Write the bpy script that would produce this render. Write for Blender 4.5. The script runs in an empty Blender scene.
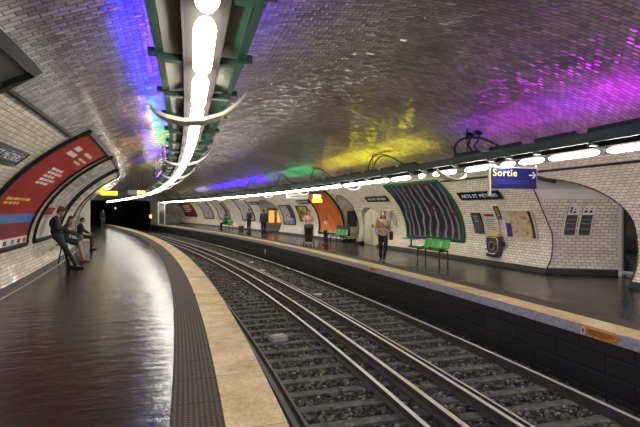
import bpy, bmesh, math, random
import numpy as np
from mathutils import Vector, Matrix
random.seed(7); RNG = np.random.default_rng(7)
sc = bpy.context.scene
COL = sc.collection
PI = math.pi

# ------------------------------------------------------------------ camera, world, exposure
cd = bpy.data.cameras.new('camera'); cam = bpy.data.objects.new('camera', cd); COL.objects.link(cam)
cam.location = (0, 0, 1.716); cam.rotation_euler = (PI/2, 0, 0)
cd.sensor_fit = 'HORIZONTAL'; cd.sensor_width = 36; cd.lens = 36*471.4/640
cd.shift_y = -(213.5-210.2)/640; cd.clip_start = .05; cd.clip_end = 300
sc.camera = cam
w = bpy.data.worlds.new('world'); sc.world = w; w.use_nodes = True
w.node_tree.nodes['Background'].inputs[0].default_value = (.5, .5, .55, 1)
w.node_tree.nodes['Background'].inputs[1].default_value = 0.02
sc.view_settings.view_transform = 'Standard'; sc.view_settings.look = 'None'
sc.view_settings.exposure = 0.15; sc.view_settings.gamma = 1.0
sc.view_settings.use_curve_mapping = False
TUBE = 36.0          # radiance of the white tubes
GLOW = 3.3           # factor on the coloured tubes

# ------------------------------------------------------------------ the curved station: s along the track, d to the right, z up
PH0, K0, K1, X0 = .2438, .0084, -.1162e-3, .7237
_S = np.linspace(-14, 112, 12601); _PH = PH0+K0*_S+K1*_S*_S/2; _ds = _S[1]-_S[0]
_x = np.concatenate([[0], np.cumsum(-np.sin((_PH[1:]+_PH[:-1])/2))*_ds])
_y = np.concatenate([[0], np.cumsum(np.cos((_PH[1:]+_PH[:-1])/2))*_ds])
_i = int(np.argmin(abs(_S))); _x = _x-_x[_i]+X0*math.cos(PH0); _y = _y-_y[_i]+X0*math.sin(PH0)
def ph(s): return PH0+K0*s+K1*s*s/2
def P(s, d, z=0.0):
    p = ph(s)
    return Vector((float(np.interp(s, _S, _x))+d*math.cos(p), float(np.interp(s, _S, _y))+d*math.sin(p), z))
def nrm(s): p = ph(s); return Vector((math.cos(p), math.sin(p), 0))
def tan(s): p = ph(s); return Vector((-math.sin(p), math.cos(p), 0))
DC, VA, ZC, VB, VB2 = 2.3, 6.68, .75, 3.55, 2.6
A0 = .295
def vault(a, off=0.0):
    sa = math.sin(a); b = VB if sa > 0 else VB2
    d, z = DC+VA*math.cos(a), ZC+b*sa
    nd, nz = -math.cos(a)/VA, -sa/b; l = math.hypot(nd, nz)
    return d+off*nd/l, z+off*nz/l
_aa = np.linspace(-.35, PI+.35, 900); _v = np.array([vault(t) for t in _aa])
_arc = np.concatenate([[0], np.cumsum(np.hypot(*np.diff(_v, axis=0).T))])
def arc(a): return float(np.interp(a, _aa, _arc))
def a_of_z(z): return math.asin((z-ZC)/(VB if z > ZC else VB2))
def PV(s, a, off=0.0):
    d, z = vault(a, off); return P(s, d, z)
def arange(a, b, step):
    n = max(1, int(round((b-a)/step))); return [a+(b-a)*i/n for i in range(n+1)]

# ------------------------------------------------------------------ materials
def nodes(m):
    m.use_nodes = True; t = m.node_tree; return t, t.nodes['Principled BSDF']
def N(t, kind, **kw):
    n = t.nodes.new(kind)
    for k, v in kw.items():
        if k.startswith('i'): n.inputs[int(k[1:])].default_value = v
        else: setattr(n, k, v)
    return n
def math_(t, op, a, b=None, c=None):
    n = t.nodes.new('ShaderNodeMath'); n.operation = op
    for i, v in enumerate((a, b, c)):
        if v is None: continue
        if isinstance(v, (int, float)): n.inputs[i].default_value = v
        else: t.links.new(v, n.inputs[i])
    return n.outputs[0]
def ramp(t, fac, stops):
    n = t.nodes.new('ShaderNodeValToRGB'); t.links.new(fac, n.inputs[0])
    e = n.color_ramp.elements
    while len(e) > 1: e.remove(e[-1])
    e[0].position, e[0].color = stops[0][0], (*stops[0][1], 1)
    for p, c in stops[1:]:
        q = e.new(p); q.color = (*c, 1)
    return n.outputs[0]
def mixc(t, fac, a, b, mode='MIX'):
    n = t.nodes.new('ShaderNodeMix'); n.data_type = 'RGBA'; n.blend_type = mode
    for i, v in ((0, fac), (6, a), (7, b)):
        if isinstance(v, (int, float)): n.inputs[i].default_value = v
        elif isinstance(v, tuple): n.inputs[i].default_value = (*v, 1)
        else: t.links.new(v, n.inputs[i])
    return n.outputs[2]
def mat(name, col, rough=.5, metal=0.0, var=0.0, scale=6.0, bump=0.0, bscale=60.0, emit=0.0, ecol=None, spec=.5, rvar=0.0, uv=False):
    m = bpy.data.materials.new(name); t, b = nodes(m); L = t.links.new
    b.inputs['Base Color'].default_value = (*col, 1); b.inputs['Roughness'].default_value = rough
    b.inputs['Metallic'].default_value = metal; b.inputs['Specular IOR Level'].default_value = spec
    co = t.nodes.new('ShaderNodeTexCoord').outputs['UV' if uv else 'Object']
    if var or rvar:
        n = N(t, 'ShaderNodeTexNoise'); n.inputs['Scale'].default_value = scale; n.inputs['Detail'].default_value = 5
        L(co, n.inputs['Vector'])
        if var:
            f = math_(t, 'MULTIPLY_ADD', n.outputs[0], 2.6, -.8); f = math_(t, 'MAXIMUM', math_(t, 'MINIMUM', f, 1.0), 0.0)
            L(mixc(t, f, tuple(c*(1-var) for c in col), tuple(min(1, c*(1+var)) for c in col)), b.inputs['Base Color'])
        if rvar: L(math_(t, 'MULTIPLY_ADD', n.outputs[0], rvar*2, rough-rvar), b.inputs['Roughness'])
    if bump:
        n = N(t, 'ShaderNodeTexNoise'); n.inputs['Scale'].default_value = bscale; n.inputs['Detail'].default_value = 4
        L(co, n.inputs['Vector']); q = N(t, 'ShaderNodeBump'); q.inputs['Strength'].default_value = bump; q.inputs['Distance'].default_value = .01
        L(n.outputs[0], q.inputs['Height']); L(q.outputs[0], b.inputs['Normal'])
    if emit:
        b.inputs['Emission Color'].default_value = (*(ecol or col), 1); b.inputs['Emission Strength'].default_value = emit
    return m
def tile_mat(name, col, mortar, tw=.16, th=.08, gap=.006, rough=.14, tilt=.10, var=.12, grime=.35, bumpd=.004, gcol=(.16, .14, .11)):
    """glazed bevelled tiles laid in running bond on UVs in metres; each tile sits a little askew"""
    m = bpy.data.materials.new(name); t, b = nodes(m); L = t.links.new
    uv = t.nodes.new('ShaderNodeTexCoord').outputs['UV']
    sp = t.nodes.new('ShaderNodeSeparateXYZ'); L(uv, sp.inputs[0])
    v = math_(t, 'DIVIDE', sp.outputs[1], th); row = math_(t, 'FLOOR', v)
    u = math_(t, 'ADD', math_(t, 'DIVIDE', sp.outputs[0], tw), math_(t, 'MULTIPLY', math_(t, 'FLOORED_MODULO', row, 2.0), .5))
    colm = math_(t, 'FLOOR', u); fu = math_(t, 'FRACT', u); fv = math_(t, 'FRACT', v)
    eu = math_(t, 'MULTIPLY', math_(t, 'MINIMUM', fu, math_(t, 'SUBTRACT', 1.0, fu)), tw)
    ev = math_(t, 'MULTIPLY', math_(t, 'MINIMUM', fv, math_(t, 'SUBTRACT', 1.0, fv)), th)
    e = math_(t, 'MINIMUM', eu, ev)
    mr = t.nodes.new('ShaderNodeMapRange'); L(e, mr.inputs[0]); mr.inputs[1].default_value = gap*.4; mr.inputs[2].default_value = gap*1.1
    fac = mr.outputs[0]
    hb = t.nodes.new('ShaderNodeMapRange'); L(e, hb.inputs[0]); hb.inputs[1].default_value = gap*.4; hb.inputs[2].default_value = gap*2.6
    cx = t.nodes.new('ShaderNodeCombineXYZ'); L(colm, cx.inputs[0]); L(row, cx.inputs[1])
    wn = t.nodes.new('ShaderNodeTexWhiteNoise'); wn.noise_dimensions = '2D'; L(cx.outputs[0], wn.inputs['Vector'])
    n = N(t, 'ShaderNodeTexNoise'); n.inputs['Scale'].default_value = .55; n.inputs['Detail'].default_value = 6; n.inputs['Roughness'].default_value = .62
    L(uv, n.inputs['Vector'])
    g = math_(t, 'MAXIMUM', math_(t, 'MINIMUM', math_(t, 'MULTIPLY_ADD', n.outputs[0], 4.0, -1.7), 1.0), 0.0)
    tint = math_(t, 'MULTIPLY_ADD', wn.outputs['Value'], 2*var, 1-var)
    base = mixc(t, 1.0, col, mixc(t, 0.0, (1, 1, 1), (1, 1, 1)), 'MULTIPLY')
    cc = t.nodes.new('ShaderNodeVectorMath'); cc.operation = 'SCALE'; cc.inputs[0].default_value = col; L(tint, cc.inputs['Scale'])
    c2 = mixc(t, math_(t, 'MULTIPLY', g, grime), cc.outputs[0], gcol)
    L(mixc(t, fac, mortar, c2), b.inputs['Base Color'])
    L(math_(t, 'MULTIPLY_ADD', math_(t, 'SUBTRACT', 1.0, fac), .6, rough), b.inputs['Roughness'])
    ge = t.nodes.new('ShaderNodeNewGeometry')
    s1 = t.nodes.new('ShaderNodeVectorMath'); s1.operation = 'SUBTRACT'; L(wn.outputs['Color'], s1.inputs[0]); s1.inputs[1].default_value = (.5, .5, .5)
    s2 = t.nodes.new('ShaderNodeVectorMath'); s2.operation = 'SCALE'; L(s1.outputs[0], s2.inputs[0]); s2.inputs['Scale'].default_value = tilt
    s3 = t.nodes.new('ShaderNodeVectorMath'); L(ge.outputs['Normal'], s3.inputs[0]); L(s2.outputs[0], s3.inputs[1])
    s4 = t.nodes.new('ShaderNodeVectorMath'); s4.operation = 'NORMALIZE'; L(s3.outputs[0], s4.inputs[0])
    bp = t.nodes.new('ShaderNodeBump'); bp.inputs['Distance'].default_value = bumpd; bp.inputs['Strength'].default_value = .8
    L(hb.outputs[0], bp.inputs['Height']); L(s4.outputs[0], bp.inputs['Normal']); L(bp.outputs[0], b.inputs['Normal'])
    return m
M = {}
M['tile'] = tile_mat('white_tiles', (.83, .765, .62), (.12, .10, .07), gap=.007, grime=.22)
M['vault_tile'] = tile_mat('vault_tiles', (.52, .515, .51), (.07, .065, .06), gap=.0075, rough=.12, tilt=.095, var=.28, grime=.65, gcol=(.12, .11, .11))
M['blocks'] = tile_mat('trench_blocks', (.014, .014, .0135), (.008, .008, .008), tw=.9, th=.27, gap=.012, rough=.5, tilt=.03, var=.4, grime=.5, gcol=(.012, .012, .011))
M['plaster'] = mat('white_plaster', (.78, .76, .71), .6, var=.06, scale=1.5)
M['skirt'] = mat('black_skirting', (.012, .012, .012), .6, var=.3, scale=3)
M['gutter'] = mat('pale_gutter', (.45, .43, .38), .5, var=.2, scale=4)
def floor_mat():
    m = bpy.data.materials.new('wet_asphalt'); t, b = nodes(m); L = t.links.new
    uv = t.nodes.new('ShaderNodeTexCoord').outputs['UV']
    n = N(t, 'ShaderNodeTexNoise'); n.inputs['Scale'].default_value = .9; n.inputs['Detail'].default_value = 7; n.inputs['Roughness'].default_value = .65; L(uv, n.inputs['Vector'])
    n2 = N(t, 'ShaderNodeTexNoise'); n2.inputs['Scale'].default_value = 5; n2.inputs['Detail'].default_value = 6; n2.inputs['Roughness'].default_value = .62; L(uv, n2.inputs['Vector'])
    L(ramp(t, n.outputs[0], [(.3, (.004, .004, .0035)), (.55, (.008, .0075, .0065)), (.75, (.018, .017, .014))]), b.inputs['Base Color'])
    r = math_(t, 'MULTIPLY_ADD', n.outputs[0], .24, -.02); r = math_(t, 'MULTIPLY_ADD', n2.outputs[0], .14, r)
    L(r, b.inputs['Roughness']); b.inputs['Specular IOR Level'].default_value = .36
    mp = t.nodes.new('ShaderNodeMapping'); mp.inputs['Scale'].default_value = (3.2, .8, 1); L(uv, mp.inputs[0])
    n4 = N(t, 'ShaderNodeTexNoise'); n4.inputs['Scale'].default_value = 1.6; n4.inputs['Detail'].default_value = 4; L(mp.outputs[0], n4.inputs['Vector'])
    q = N(t, 'ShaderNodeBump'); q.inputs['Strength'].default_value = .5; q.inputs['Distance'].default_value = .024
    L(math_(t, 'ADD', math_(t, 'ADD', n.outputs[0], n4.outputs[0]), math_(t, 'MULTIPLY', n2.outputs[0], .8)), q.inputs['Height']); L(q.outputs[0], b.inputs['Normal'])
    return m
M['floor'] = floor_mat()
def tactile_mat():
    m = bpy.data.materials.new('studded_rubber'); t, b = nodes(m); L = t.links.new
    uv = t.nodes.new('ShaderNodeTexCoord').outputs['UV']; sp = t.nodes.new('ShaderNodeSeparateXYZ'); L(uv, sp.inputs[0])
    k = .045
    v = math_(t, 'DIVIDE', sp.outputs[1], k); u = math_(t, 'ADD', math_(t, 'DIVIDE', sp.outputs[0], k), math_(t, 'MULTIPLY', math_(t, 'FLOORED_MODULO', math_(t, 'FLOOR', v), 2.0), .5))
    du = math_(t, 'SUBTRACT', math_(t, 'FRACT', u), .5); dv = math_(t, 'SUBTRACT', math_(t, 'FRACT', v), .5)
    r = math_(t, 'SQRT', math_(t, 'ADD', math_(t, 'MULTIPLY', du, du), math_(t, 'MULTIPLY', dv, dv)))
    mr = t.nodes.new('ShaderNodeMapRange'); L(r, mr.inputs[0]); mr.inputs[1].default_value = .36; mr.inputs[2].default_value = .2
    seam = math_(t, 'LESS_THAN', math_(t, 'FRACT', math_(t, 'DIVIDE', sp.outputs[0], .62)), .02)
    n = N(t, 'ShaderNodeTexNoise'); n.inputs['Scale'].default_value = 3; n.inputs['Detail'].default_value = 5; L(uv, n.inputs['Vector'])
    c = mixc(t, mr.outputs[0], (.03, .025, .019), (.19, .155, .115)); c = mixc(t, math_(t, 'MULTIPLY', n.outputs[0], .7), c, (.075, .061, .047)); c = mixc(t, seam, c, (.012, .012, .012))
    L(c, b.inputs['Base Color']); b.inputs['Roughness'].default_value = .75; b.inputs['Specular IOR Level'].default_value = .2
    q = N(t, 'ShaderNodeBump'); q.inputs['Strength'].default_value = 1; q.inputs['Distance'].default_value = .006; L(mr.outputs[0], q.inputs['Height']); L(q.outputs[0], b.inputs['Normal'])
    return m
M['tactile'] = tactile_mat()
def edge_mat():
    m = bpy.data.materials.new('worn_yellow_edge'); t, b = nodes(m); L = t.links.new
    uv = t.nodes.new('ShaderNodeTexCoord').outputs['UV']; sp = t.nodes.new('ShaderNodeSeparateXYZ'); L(uv, sp.inputs[0])
    n = N(t, 'ShaderNodeTexNoise'); n.inputs['Scale'].default_value = 2.2; n.inputs['Detail'].default_value = 8; n.inputs['Roughness'].default_value = .7; L(uv, n.inputs['Vector'])
    c = ramp(t, n.outputs[0], [(.28, (.26, .17, .065)), (.48, (.55, .41, .19)), (.7, (.76, .62, .36))])
    seam = math_(t, 'LESS_THAN', math_(t, 'FRACT', math_(t, 'DIVIDE', sp.outputs[0], 1.25)), .008)
    n3 = N(t, 'ShaderNodeTexNoise'); n3.inputs['Scale'].default_value = 26; n3.inputs['Detail'].default_value = 6; L(uv, n3.inputs['Vector'])
    c = mixc(t, math_(t, 'MULTIPLY', math_(t, 'MAXIMUM', math_(t, 'MULTIPLY_ADD', n3.outputs[0], 5.0, -2.5), 0.0), .5), c, (.25, .17, .07))
    L(mixc(t, seam, c, (.16, .12, .07)), b.inputs['Base Color']); b.inputs['Roughness'].default_value = .5
    q = N(t, 'ShaderNodeBump'); q.inputs['Strength'].default_value = .3; q.inputs['Distance'].default_value = .006; L(n.outputs[0], q.inputs['Height']); L(q.outputs[0], b.inputs['Normal'])
    return m
M['edge'] = edge_mat()
M['fascia'] = mat('grey_granite_nosing', (.42, .40, .40), .6, var=.35, scale=18, bump=.3, bscale=60, uv=True)
M['dark_concrete'] = mat('sooty_concrete', (.022, .022, .022), .7, var=.5, scale=1.2, bump=.3, bscale=12)
M['bed'] = mat('ballast_bed', (.035, .031, .027), .9, var=.5, scale=9, bump=1, bscale=22)
def stone_mat():
    m = bpy.data.materials.new('ballast_stones'); t, b = nodes(m)
    g = t.nodes.new('ShaderNodeNewGeometry')
    t.links.new(ramp(t, g.outputs['Random Per Island'], [(0, (.025, .023, .019)), (.5, (.068, .062, .050)), (.85, (.135, .124, .10)), (1, (.30, .28, .24))]), b.inputs['Base Color'])
    b.inputs['Roughness'].default_value = .75; return m
M['stone'] = stone_mat()
M['sleeper'] = mat('dusty_sleeper', (.088, .084, .070), .8, var=.55, scale=5, bump=.6, bscale=25)
M['rail_side'] = mat('rusty_rail_side', (.055, .044, .034), .7, var=.3, scale=10)
M['rail_top'] = mat('polished_rail_top', (.66, .64, .58), .42, .55)
M['check_top'] = mat('dull_rail_top', (.16, .15, .13), .5, .8)
M['cond_top'] = mat('conductor_rail_top', (.60, .55, .46), .45, .5)
M['green'] = mat('dark_green_paint', (.006, .030, .022), .45, var=.2, scale=4)
M['green_in'] = mat('green_inner_panel', (.012, .055, .036), .3)
M['grey_panel'] = mat('grey_trough_panel', (.16, .16, .15), .4, var=.15, scale=2)
M['channel'] = mat('lamp_channel', (.020, .017, .016), .9, spec=.05); M['channel_pale'] = mat('lamp_channel_pale', (.03, .028, .04), .9, spec=.05)
M['cream_metal'] = mat('cream_metal', (.70, .65, .52), .4, var=.1, scale=8)
M['tube'] = mat('white_tube', (.95, .95, .92), .4, emit=TUBE, ecol=(1.0, .95, .84))
M['black'] = mat('black_paint', (.012, .012, .012), .4)
M['cable'] = mat('black_cable', (.008, .008, .009), .5)
M['frame'] = mat('poster_frame', (.008, .012, .011), .6, spec=.3)
M['frame_green'] = mat('poster_frame_green', (.015, .10, .055), .35)
M['white'] = mat('white_sheet', (.75, .74, .70), .5, var=.05)
M['cream'] = mat('cream_sheet', (.62, .57, .44), .5, var=.12, scale=3)
M['grey'] = mat('grey_sheet', (.30, .30, .28), .5, var=.2, scale=3)
M['darkgrey'] = mat('dark_grey_sheet', (.06, .065, .062), .4, var=.2, scale=3)
M['navy'] = mat('navy_enamel', (.012, .016, .045), .25)
M['blue'] = mat('sign_blue', (.010, .013, .13), .35)
M['yellow_txt'] = mat('yellow_lettering', (.95, .80, .30), .5, emit=.35)
M['white_txt'] = mat('white_lettering', (.80, .80, .80), .5)
M['red'] = mat('poster_red', (.30, .022, .018), .6, var=.2, scale=1.5, spec=.25)
M['red_dark'] = mat('poster_dark_red', (.17, .008, .016), .6, var=.2, scale=2)
M['poster_blue'] = mat('poster_blue', (.03, .15, .42), .35)
M['poster_yellow'] = mat('poster_yellow', (.80, .50, .06), .4)
M['poster_green'] = mat('poster_green', (.03, .22, .08), .4)
M['purple'] = mat('poster_purple', (.05, .025, .20), .4)
M['orange'] = mat('plate_orange', (.72, .30, .02), .45)
M['brownline'] = mat('brown_print', (.14, .05, .01), .5)
M['seat_green'] = mat('seat_green', (.02, .27, .035), .28)
M['teal'] = mat('teal_plate', (.02, .16, .14), .35)
M['chrome'] = mat('brushed_steel', (.55, .54, .50), .25, .9)
M['door'] = mat('cream_door', (.66, .60, .46), .45, var=.08, scale=2)
M['door_grey'] = mat('grey_door_frame', (.42, .43, .41), .4)
M['glass'] = mat('dark_glass', (.006, .008, .014), .08, spec=.8)
M['lit_yellow'] = mat('lit_yellow_sign', (1, .85, .05), .5, emit=2.2, ecol=(1, .80, .03))
M['lit_amber'] = mat('lit_amber_display', (1, .6, .15), .5, emit=2.6, ecol=(1, .55, .12))
M['lit_white'] = mat('lit_white_panel', (1, 1, 1), .5, emit=7, ecol=(1, .97, .88))
M['lit_orange'] = mat('lit_vending_front', (1, .5, .1), .5, emit=.8, ecol=(1, .45, .08))
M['lit_green'] = mat('green_signal_lamp', (.1, 1, .7), .5, emit=3, ecol=(.1, 1, .6))
def art_mat(name, kind):
    m = bpy.data.materials.new(name); t, b = nodes(m); L = t.links.new
    uv = t.nodes.new('ShaderNodeTexCoord').outputs['UV']
    mp = t.nodes.new('ShaderNodeMapping'); L(uv, mp.inputs[0])
    n = N(t, 'ShaderNodeTexNoise'); n.inputs['Detail'].default_value = 4; L(mp.outputs[0], n.inputs['Vector'])
    if kind == 'coats':      # a row of dark coats with pale edges
        mp.inputs['Scale'].default_value = (1, 1, 1); mp.inputs['Rotation'].default_value = (0, 0, .12)
        n0 = N(t, 'ShaderNodeTexNoise'); n0.inputs['Scale'].default_value = .9; n0.inputs['Detail'].default_value = 3; L(uv, n0.inputs['Vector'])
        ad = t.nodes.new('ShaderNodeVectorMath'); ad.operation = 'MULTIPLY_ADD'; L(n0.outputs['Color'], ad.inputs[0]); ad.inputs[1].default_value = (.5, .2, 0); L(uv, ad.inputs[2]); L(ad.outputs[0], mp.inputs[0])
        wv = N(t, 'ShaderNodeTexWave'); wv.bands_direction = 'X'; wv.inputs['Scale'].default_value = .82; wv.inputs['Distortion'].default_value = 5.5; wv.inputs['Detail'].default_value = 2; wv.inputs['Detail Scale'].default_value = .7
        L(mp.outputs[0], wv.inputs['Vector'])
        c = ramp(t, wv.outputs[0], [(0, (.008, .01, .03)), (.42, (.018, .022, .06)), (.58, (.045, .045, .06)), (.74, (.012, .012, .02)), (.90, (.10, .10, .11)), (.96, (.36, .35, .34)), (1, (.14, .14, .15))])
        n.inputs['Scale'].default_value = 2.2
        c = mixc(t, math_(t, 'GREATER_THAN', n.outputs[0], .63), c, (.10, .02, .035))
    elif kind == 'orange':
        mp.inputs['Scale'].default_value = (1, .6, 1); n.inputs['Scale'].default_value = 1.9; n.inputs['Detail'].default_value = 5
        c = ramp(t, n.outputs[0], [(.3, (.10, .02, .01)), (.42, (.50, .09, .015)), (.6, (.62, .15, .02)), (.68, (.55, .42, .30)), (.75, (.40, .07, .02))])
    elif kind == 'map':
        n.inputs['Scale'].default_value = 7; n.inputs['Detail'].default_value = 3
        c = ramp(t, n.outputs[0], [(.34, (.30, .11, .06)), (.42, (.50, .36, .22)), (.6, (.60, .48, .32)), (.72, (.36, .26, .14))])
    elif kind == 'mono':
        n.inputs['Scale'].default_value = 3
        c = ramp(t, n.outputs[0], [(.35, (.12, .12, .11)), (.5, (.42, .41, .37)), (.65, (.62, .60, .54))])
    elif kind == 'mixed':
        n.inputs['Scale'].default_value = 1.6; n.inputs['Detail'].default_value = 2
        c = ramp(t, n.outputs[0], [(.32, (.30, .04, .03)), (.44, (.60, .52, .42)), (.55, (.05, .10, .30)), (.62, (.62, .58, .5)), (.72, (.5, .2, .05))])
    elif kind == 'yellowblack':
        n.inputs['Scale'].default_value = 1.5; n.inputs['Detail'].default_value = 2
        c = ramp(t, n.outputs[0], [(.40, (.02, .025, .015)), (.5, (.30, .27, .03)), (.62, (.65, .55, .06)), (.72, (.04, .05, .02))])
    L(c, b.inputs['Base Color']); b.inputs['Roughness'].default_value = .35
    return m
for k in ('coats', 'orange', 'map', 'mono', 'mixed', 'yellowblack'): M['art_'+k] = art_mat('art_'+k, k)
_cm = {}
def cmat(name, col, rough=.75, var=.2):
    if name not in _cm: _cm[name] = mat(name, col, rough, var=var, scale=12)
    return _cm[name]

# ------------------------------------------------------------------ mesh builder
class MB:
    def __init__(self): self.v = []; self.f = []; self.uv = []; self.mi = []; self.uvm = None
    def add(self, vs, fs, uvs=None, mi=0):
        o = len(self.v); self.v += [Vector(v) for v in vs]
        for k, f in enumerate(fs):
            self.f.append([i+o for i in f]); self.uv.append(uvs[k] if uvs else None); self.mi.append(mi[k] if isinstance(mi, list) else mi)
        return self
    def box(self, c, size, rot=None, mi=0):
        x, y, z = (q/2 for q in size); vs = [Vector((a*x, b*y, e*z)) for a in (-1, 1) for b in (-1, 1) for e in (-1, 1)]
        if rot is not None: vs = [rot @ v for v in vs]
        c = Vector(c)
        return self.add([c+v for v in vs], [(0, 1, 3, 2), (4, 6, 7, 5), (0, 4, 5, 1), (2, 3, 7, 6), (0, 2, 6, 4), (1, 5, 7, 3)], mi=mi)
    def tube(self, pts, r, n=8, mi=0, closed=False, radii=None):
        pts = [Vector(p) for p in pts]; m = len(pts); vs = []; up = None
        for i, p in enumerate(pts):
            if closed: t = pts[(i+1) % m]-pts[i-1]
            else: t = pts[min(i+1, m-1)]-pts[max(i-1, 0)]
            t.normalize()
            if up is None:
                up = Vector((0, 0, 1)) if abs(t.z) < .9 else Vector((1, 0, 0))
            a = t.cross(up).normalized(); b = a.cross(t).normalized(); up = b
            rr = radii[i] if radii else r
            vs += [p+(a*math.cos(2*PI*k/n)+b*math.sin(2*PI*k/n))*rr for k in range(n)]
        fs = []
        for i in range(m if closed else m-1):
            j = (i+1) % m
            fs += [(i*n+k, i*n+(k+1) % n, j*n+(k+1) % n, j*n+k) for k in range(n)]
        if not closed: fs += [tuple(range(n))[::-1], tuple((m-1)*n+k for k in range(n))]
        return self.add(vs, fs, mi=mi)
    def sweep(self, s0, s1, prof, step=.5, closed=True, mi=0, uvo=0.0):
        """carry a (d, z) outline along the track"""
        ss = arange(s0, s1, step); n = len(prof); vs = []; per = [0.0]
        for k in range(1, n+1): per.append(per[-1]+math.hypot(prof[k % n][0]-prof[k-1][0], prof[k % n][1]-prof[k-1][1]))
        for s in ss: vs += [P(s, d, z) for d, z in prof]
        fs, us, ms = [], [], []
        for i in range(len(ss)-1):
            for k in range(n if closed else n-1):
                k2 = (k+1) % n
                fs.append((i*n+k, i*n+k2, (i+1)*n+k2, (i+1)*n+k))
                us.append([(ss[i], per[k]+uvo), (ss[i], per[k+1]+uvo), (ss[i+1], per[k+1]+uvo), (ss[i+1], per[k]+uvo)])
                ms.append(mi[k] if isinstance(mi, list) else mi)
        if closed:
            fs += [tuple(range(n))[::-1], tuple((len(ss)-1)*n+k for k in range(n))]
            us += [None, None]; ms += [0, 0]
        return self.add(vs, fs, us, ms)
    def grid(self, rows, uvs=None, mi=0, flip=False):
        nr, nc = len(rows), len(rows[0]); fs, us = [], []
        for i in range(nr-1):
            for j in range(nc-1):
                q = [(i, j), (i, j+1), (i+1, j+1), (i+1, j)]
                if flip: q.reverse()
                fs.append([a*nc+b for a, b in q])
                if uvs: us.append([uvs[a][b] for a, b in q])
        return self.add([v for r in rows for v in r], fs, us or None, mi)
    def ico(self, c, r, sub=2, mi=0, scale=(1, 1, 1), rot=None):
        bm = bmesh.new(); bmesh.ops.create_icosphere(bm, subdivisions=sub, radius=1)
        vs = [Vector((v.co.x*r*scale[0], v.co.y*r*scale[1], v.co.z*r*scale[2])) for v in bm.verts]
        if rot is not None: vs = [rot @ v for v in vs]
        fs = [[v.index for v in f.verts] for f in bm.faces]; bm.free(); c = Vector(c)
        return self.add([c+v for v in vs], fs, mi=mi)
    def cyl(self, c, r, h, axis=Vector((0, 0, 1)), n=20, r2=None, mi=0):
        a = Vector(axis).normalized()*h/2; c = Vector(c)
        return self.tube([c-a, c+a], r, n, mi, radii=[r, r if r2 is None else r2])
    def build(self, name, mats, parent=None, origin=None, local=False, smooth=False, bevel=0.0):
        me = bpy.data.meshes.new(name)
        if parent is not None: org = Vector((0, 0, 0)) if local else Vector(ABS[parent.name])
        elif local: org = Vector((0, 0, 0))
        elif origin is not None: org = Vector(origin)
        else:
            a = np.array([tuple(v) for v in self.v]); org = Vector(((a[:, 0].min()+a[:, 0].max())/2, (a[:, 1].min()+a[:, 1].max())/2, a[:, 2].min()))
        me.from_pydata([tuple(v-org) for v in self.v], [], self.f)
        if any(u is not None for u in self.uv):
            l = me.uv_layers.new(name='UVMap'); k = 0; flat = []
            for f, u in zip(self.f, self.uv):
                for j in range(len(f)): flat += list(u[j]) if u is not None else [0.0, 0.0]
            l.data.foreach_set('uv', flat)
        if not isinstance(mats, (list, tuple)): mats = [mats]
        for m in mats: me.materials.append(M[m] if isinstance(m, str) else m)
        me.polygons.foreach_set('material_index', self.mi)
        if smooth: me.polygons.foreach_set('use_smooth', [True]*len(me.polygons))
        me.update()
        o = bpy.data.objects.new(name, me); COL.objects.link(o)
        if parent is not None:
            o.parent = parent; ABS[o.name] = tuple(org) if not local else (0, 0, 0)
        else:
            o.location = org; ABS[o.name] = tuple(org)
        if bevel:
            b = o.modifiers.new('bevel', 'BEVEL'); b.width = bevel; b.segments = 2; b.limit_method = 'ANGLE'
        return o
ABS = {}
def tag(o, label=None, cat=None, group=None, kind=None):
    if label: o['label'] = label
    if cat: o['category'] = cat
    if group: o['group'] = group
    if kind: o['kind'] = kind
    return o
def thing(name, label, cat, loc=(0, 0, 0), rz=0.0, group=None):
    o = bpy.data.objects.new(name, None); COL.objects.link(o); o.location = loc; o.rotation_euler = (0, 0, rz)
    o.empty_display_size = .1; ABS[o.name] = tuple(loc); return tag(o, label, cat, group)
def struct(o): o['kind'] = 'structure'; return o
def dup(root, loc, rz=0.0, label=None, group=None):
    kids = [(c, list(c.children)) for c in root.children]
    r = root.copy(); COL.objects.link(r); r.location = loc; r.rotation_euler = (0, 0, rz)
    if label: r['label'] = label
    if group: r['group'] = group
    for c, gs in kids:
        k = c.copy(); COL.objects.link(k); k.parent = r
        for g in gs:
            h = g.copy(); COL.objects.link(h); h.parent = k
    return r
def rz_of(f): return math.atan2(-f.x, f.y)      # turns local +Y towards f
def evaluate(o):
    dg = bpy.context.evaluated_depsgraph_get(); dg.update()
    return bpy.data.meshes.new_from_object(o.evaluated_get(dg))
def text_mesh(body, size, depth=.003, align='CENTER', xs=1.0):
    c = bpy.data.curves.new('lettering', 'FONT'); c.body = body; c.size = size; c.extrude = depth; c.align_x = align; c.align_y = 'CENTER'; c.space_character = 1.14
    o = bpy.data.objects.new('lettering', c); COL.objects.link(o); me = evaluate(o)
    vs = [Vector((v.co.x*xs, v.co.y, v.co.z)) for v in me.vertices]; fs = [list(p.vertices) for p in me.polygons]
    bpy.data.objects.remove(o); bpy.data.curves.remove(c); bpy.data.meshes.remove(me); return vs, fs

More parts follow.
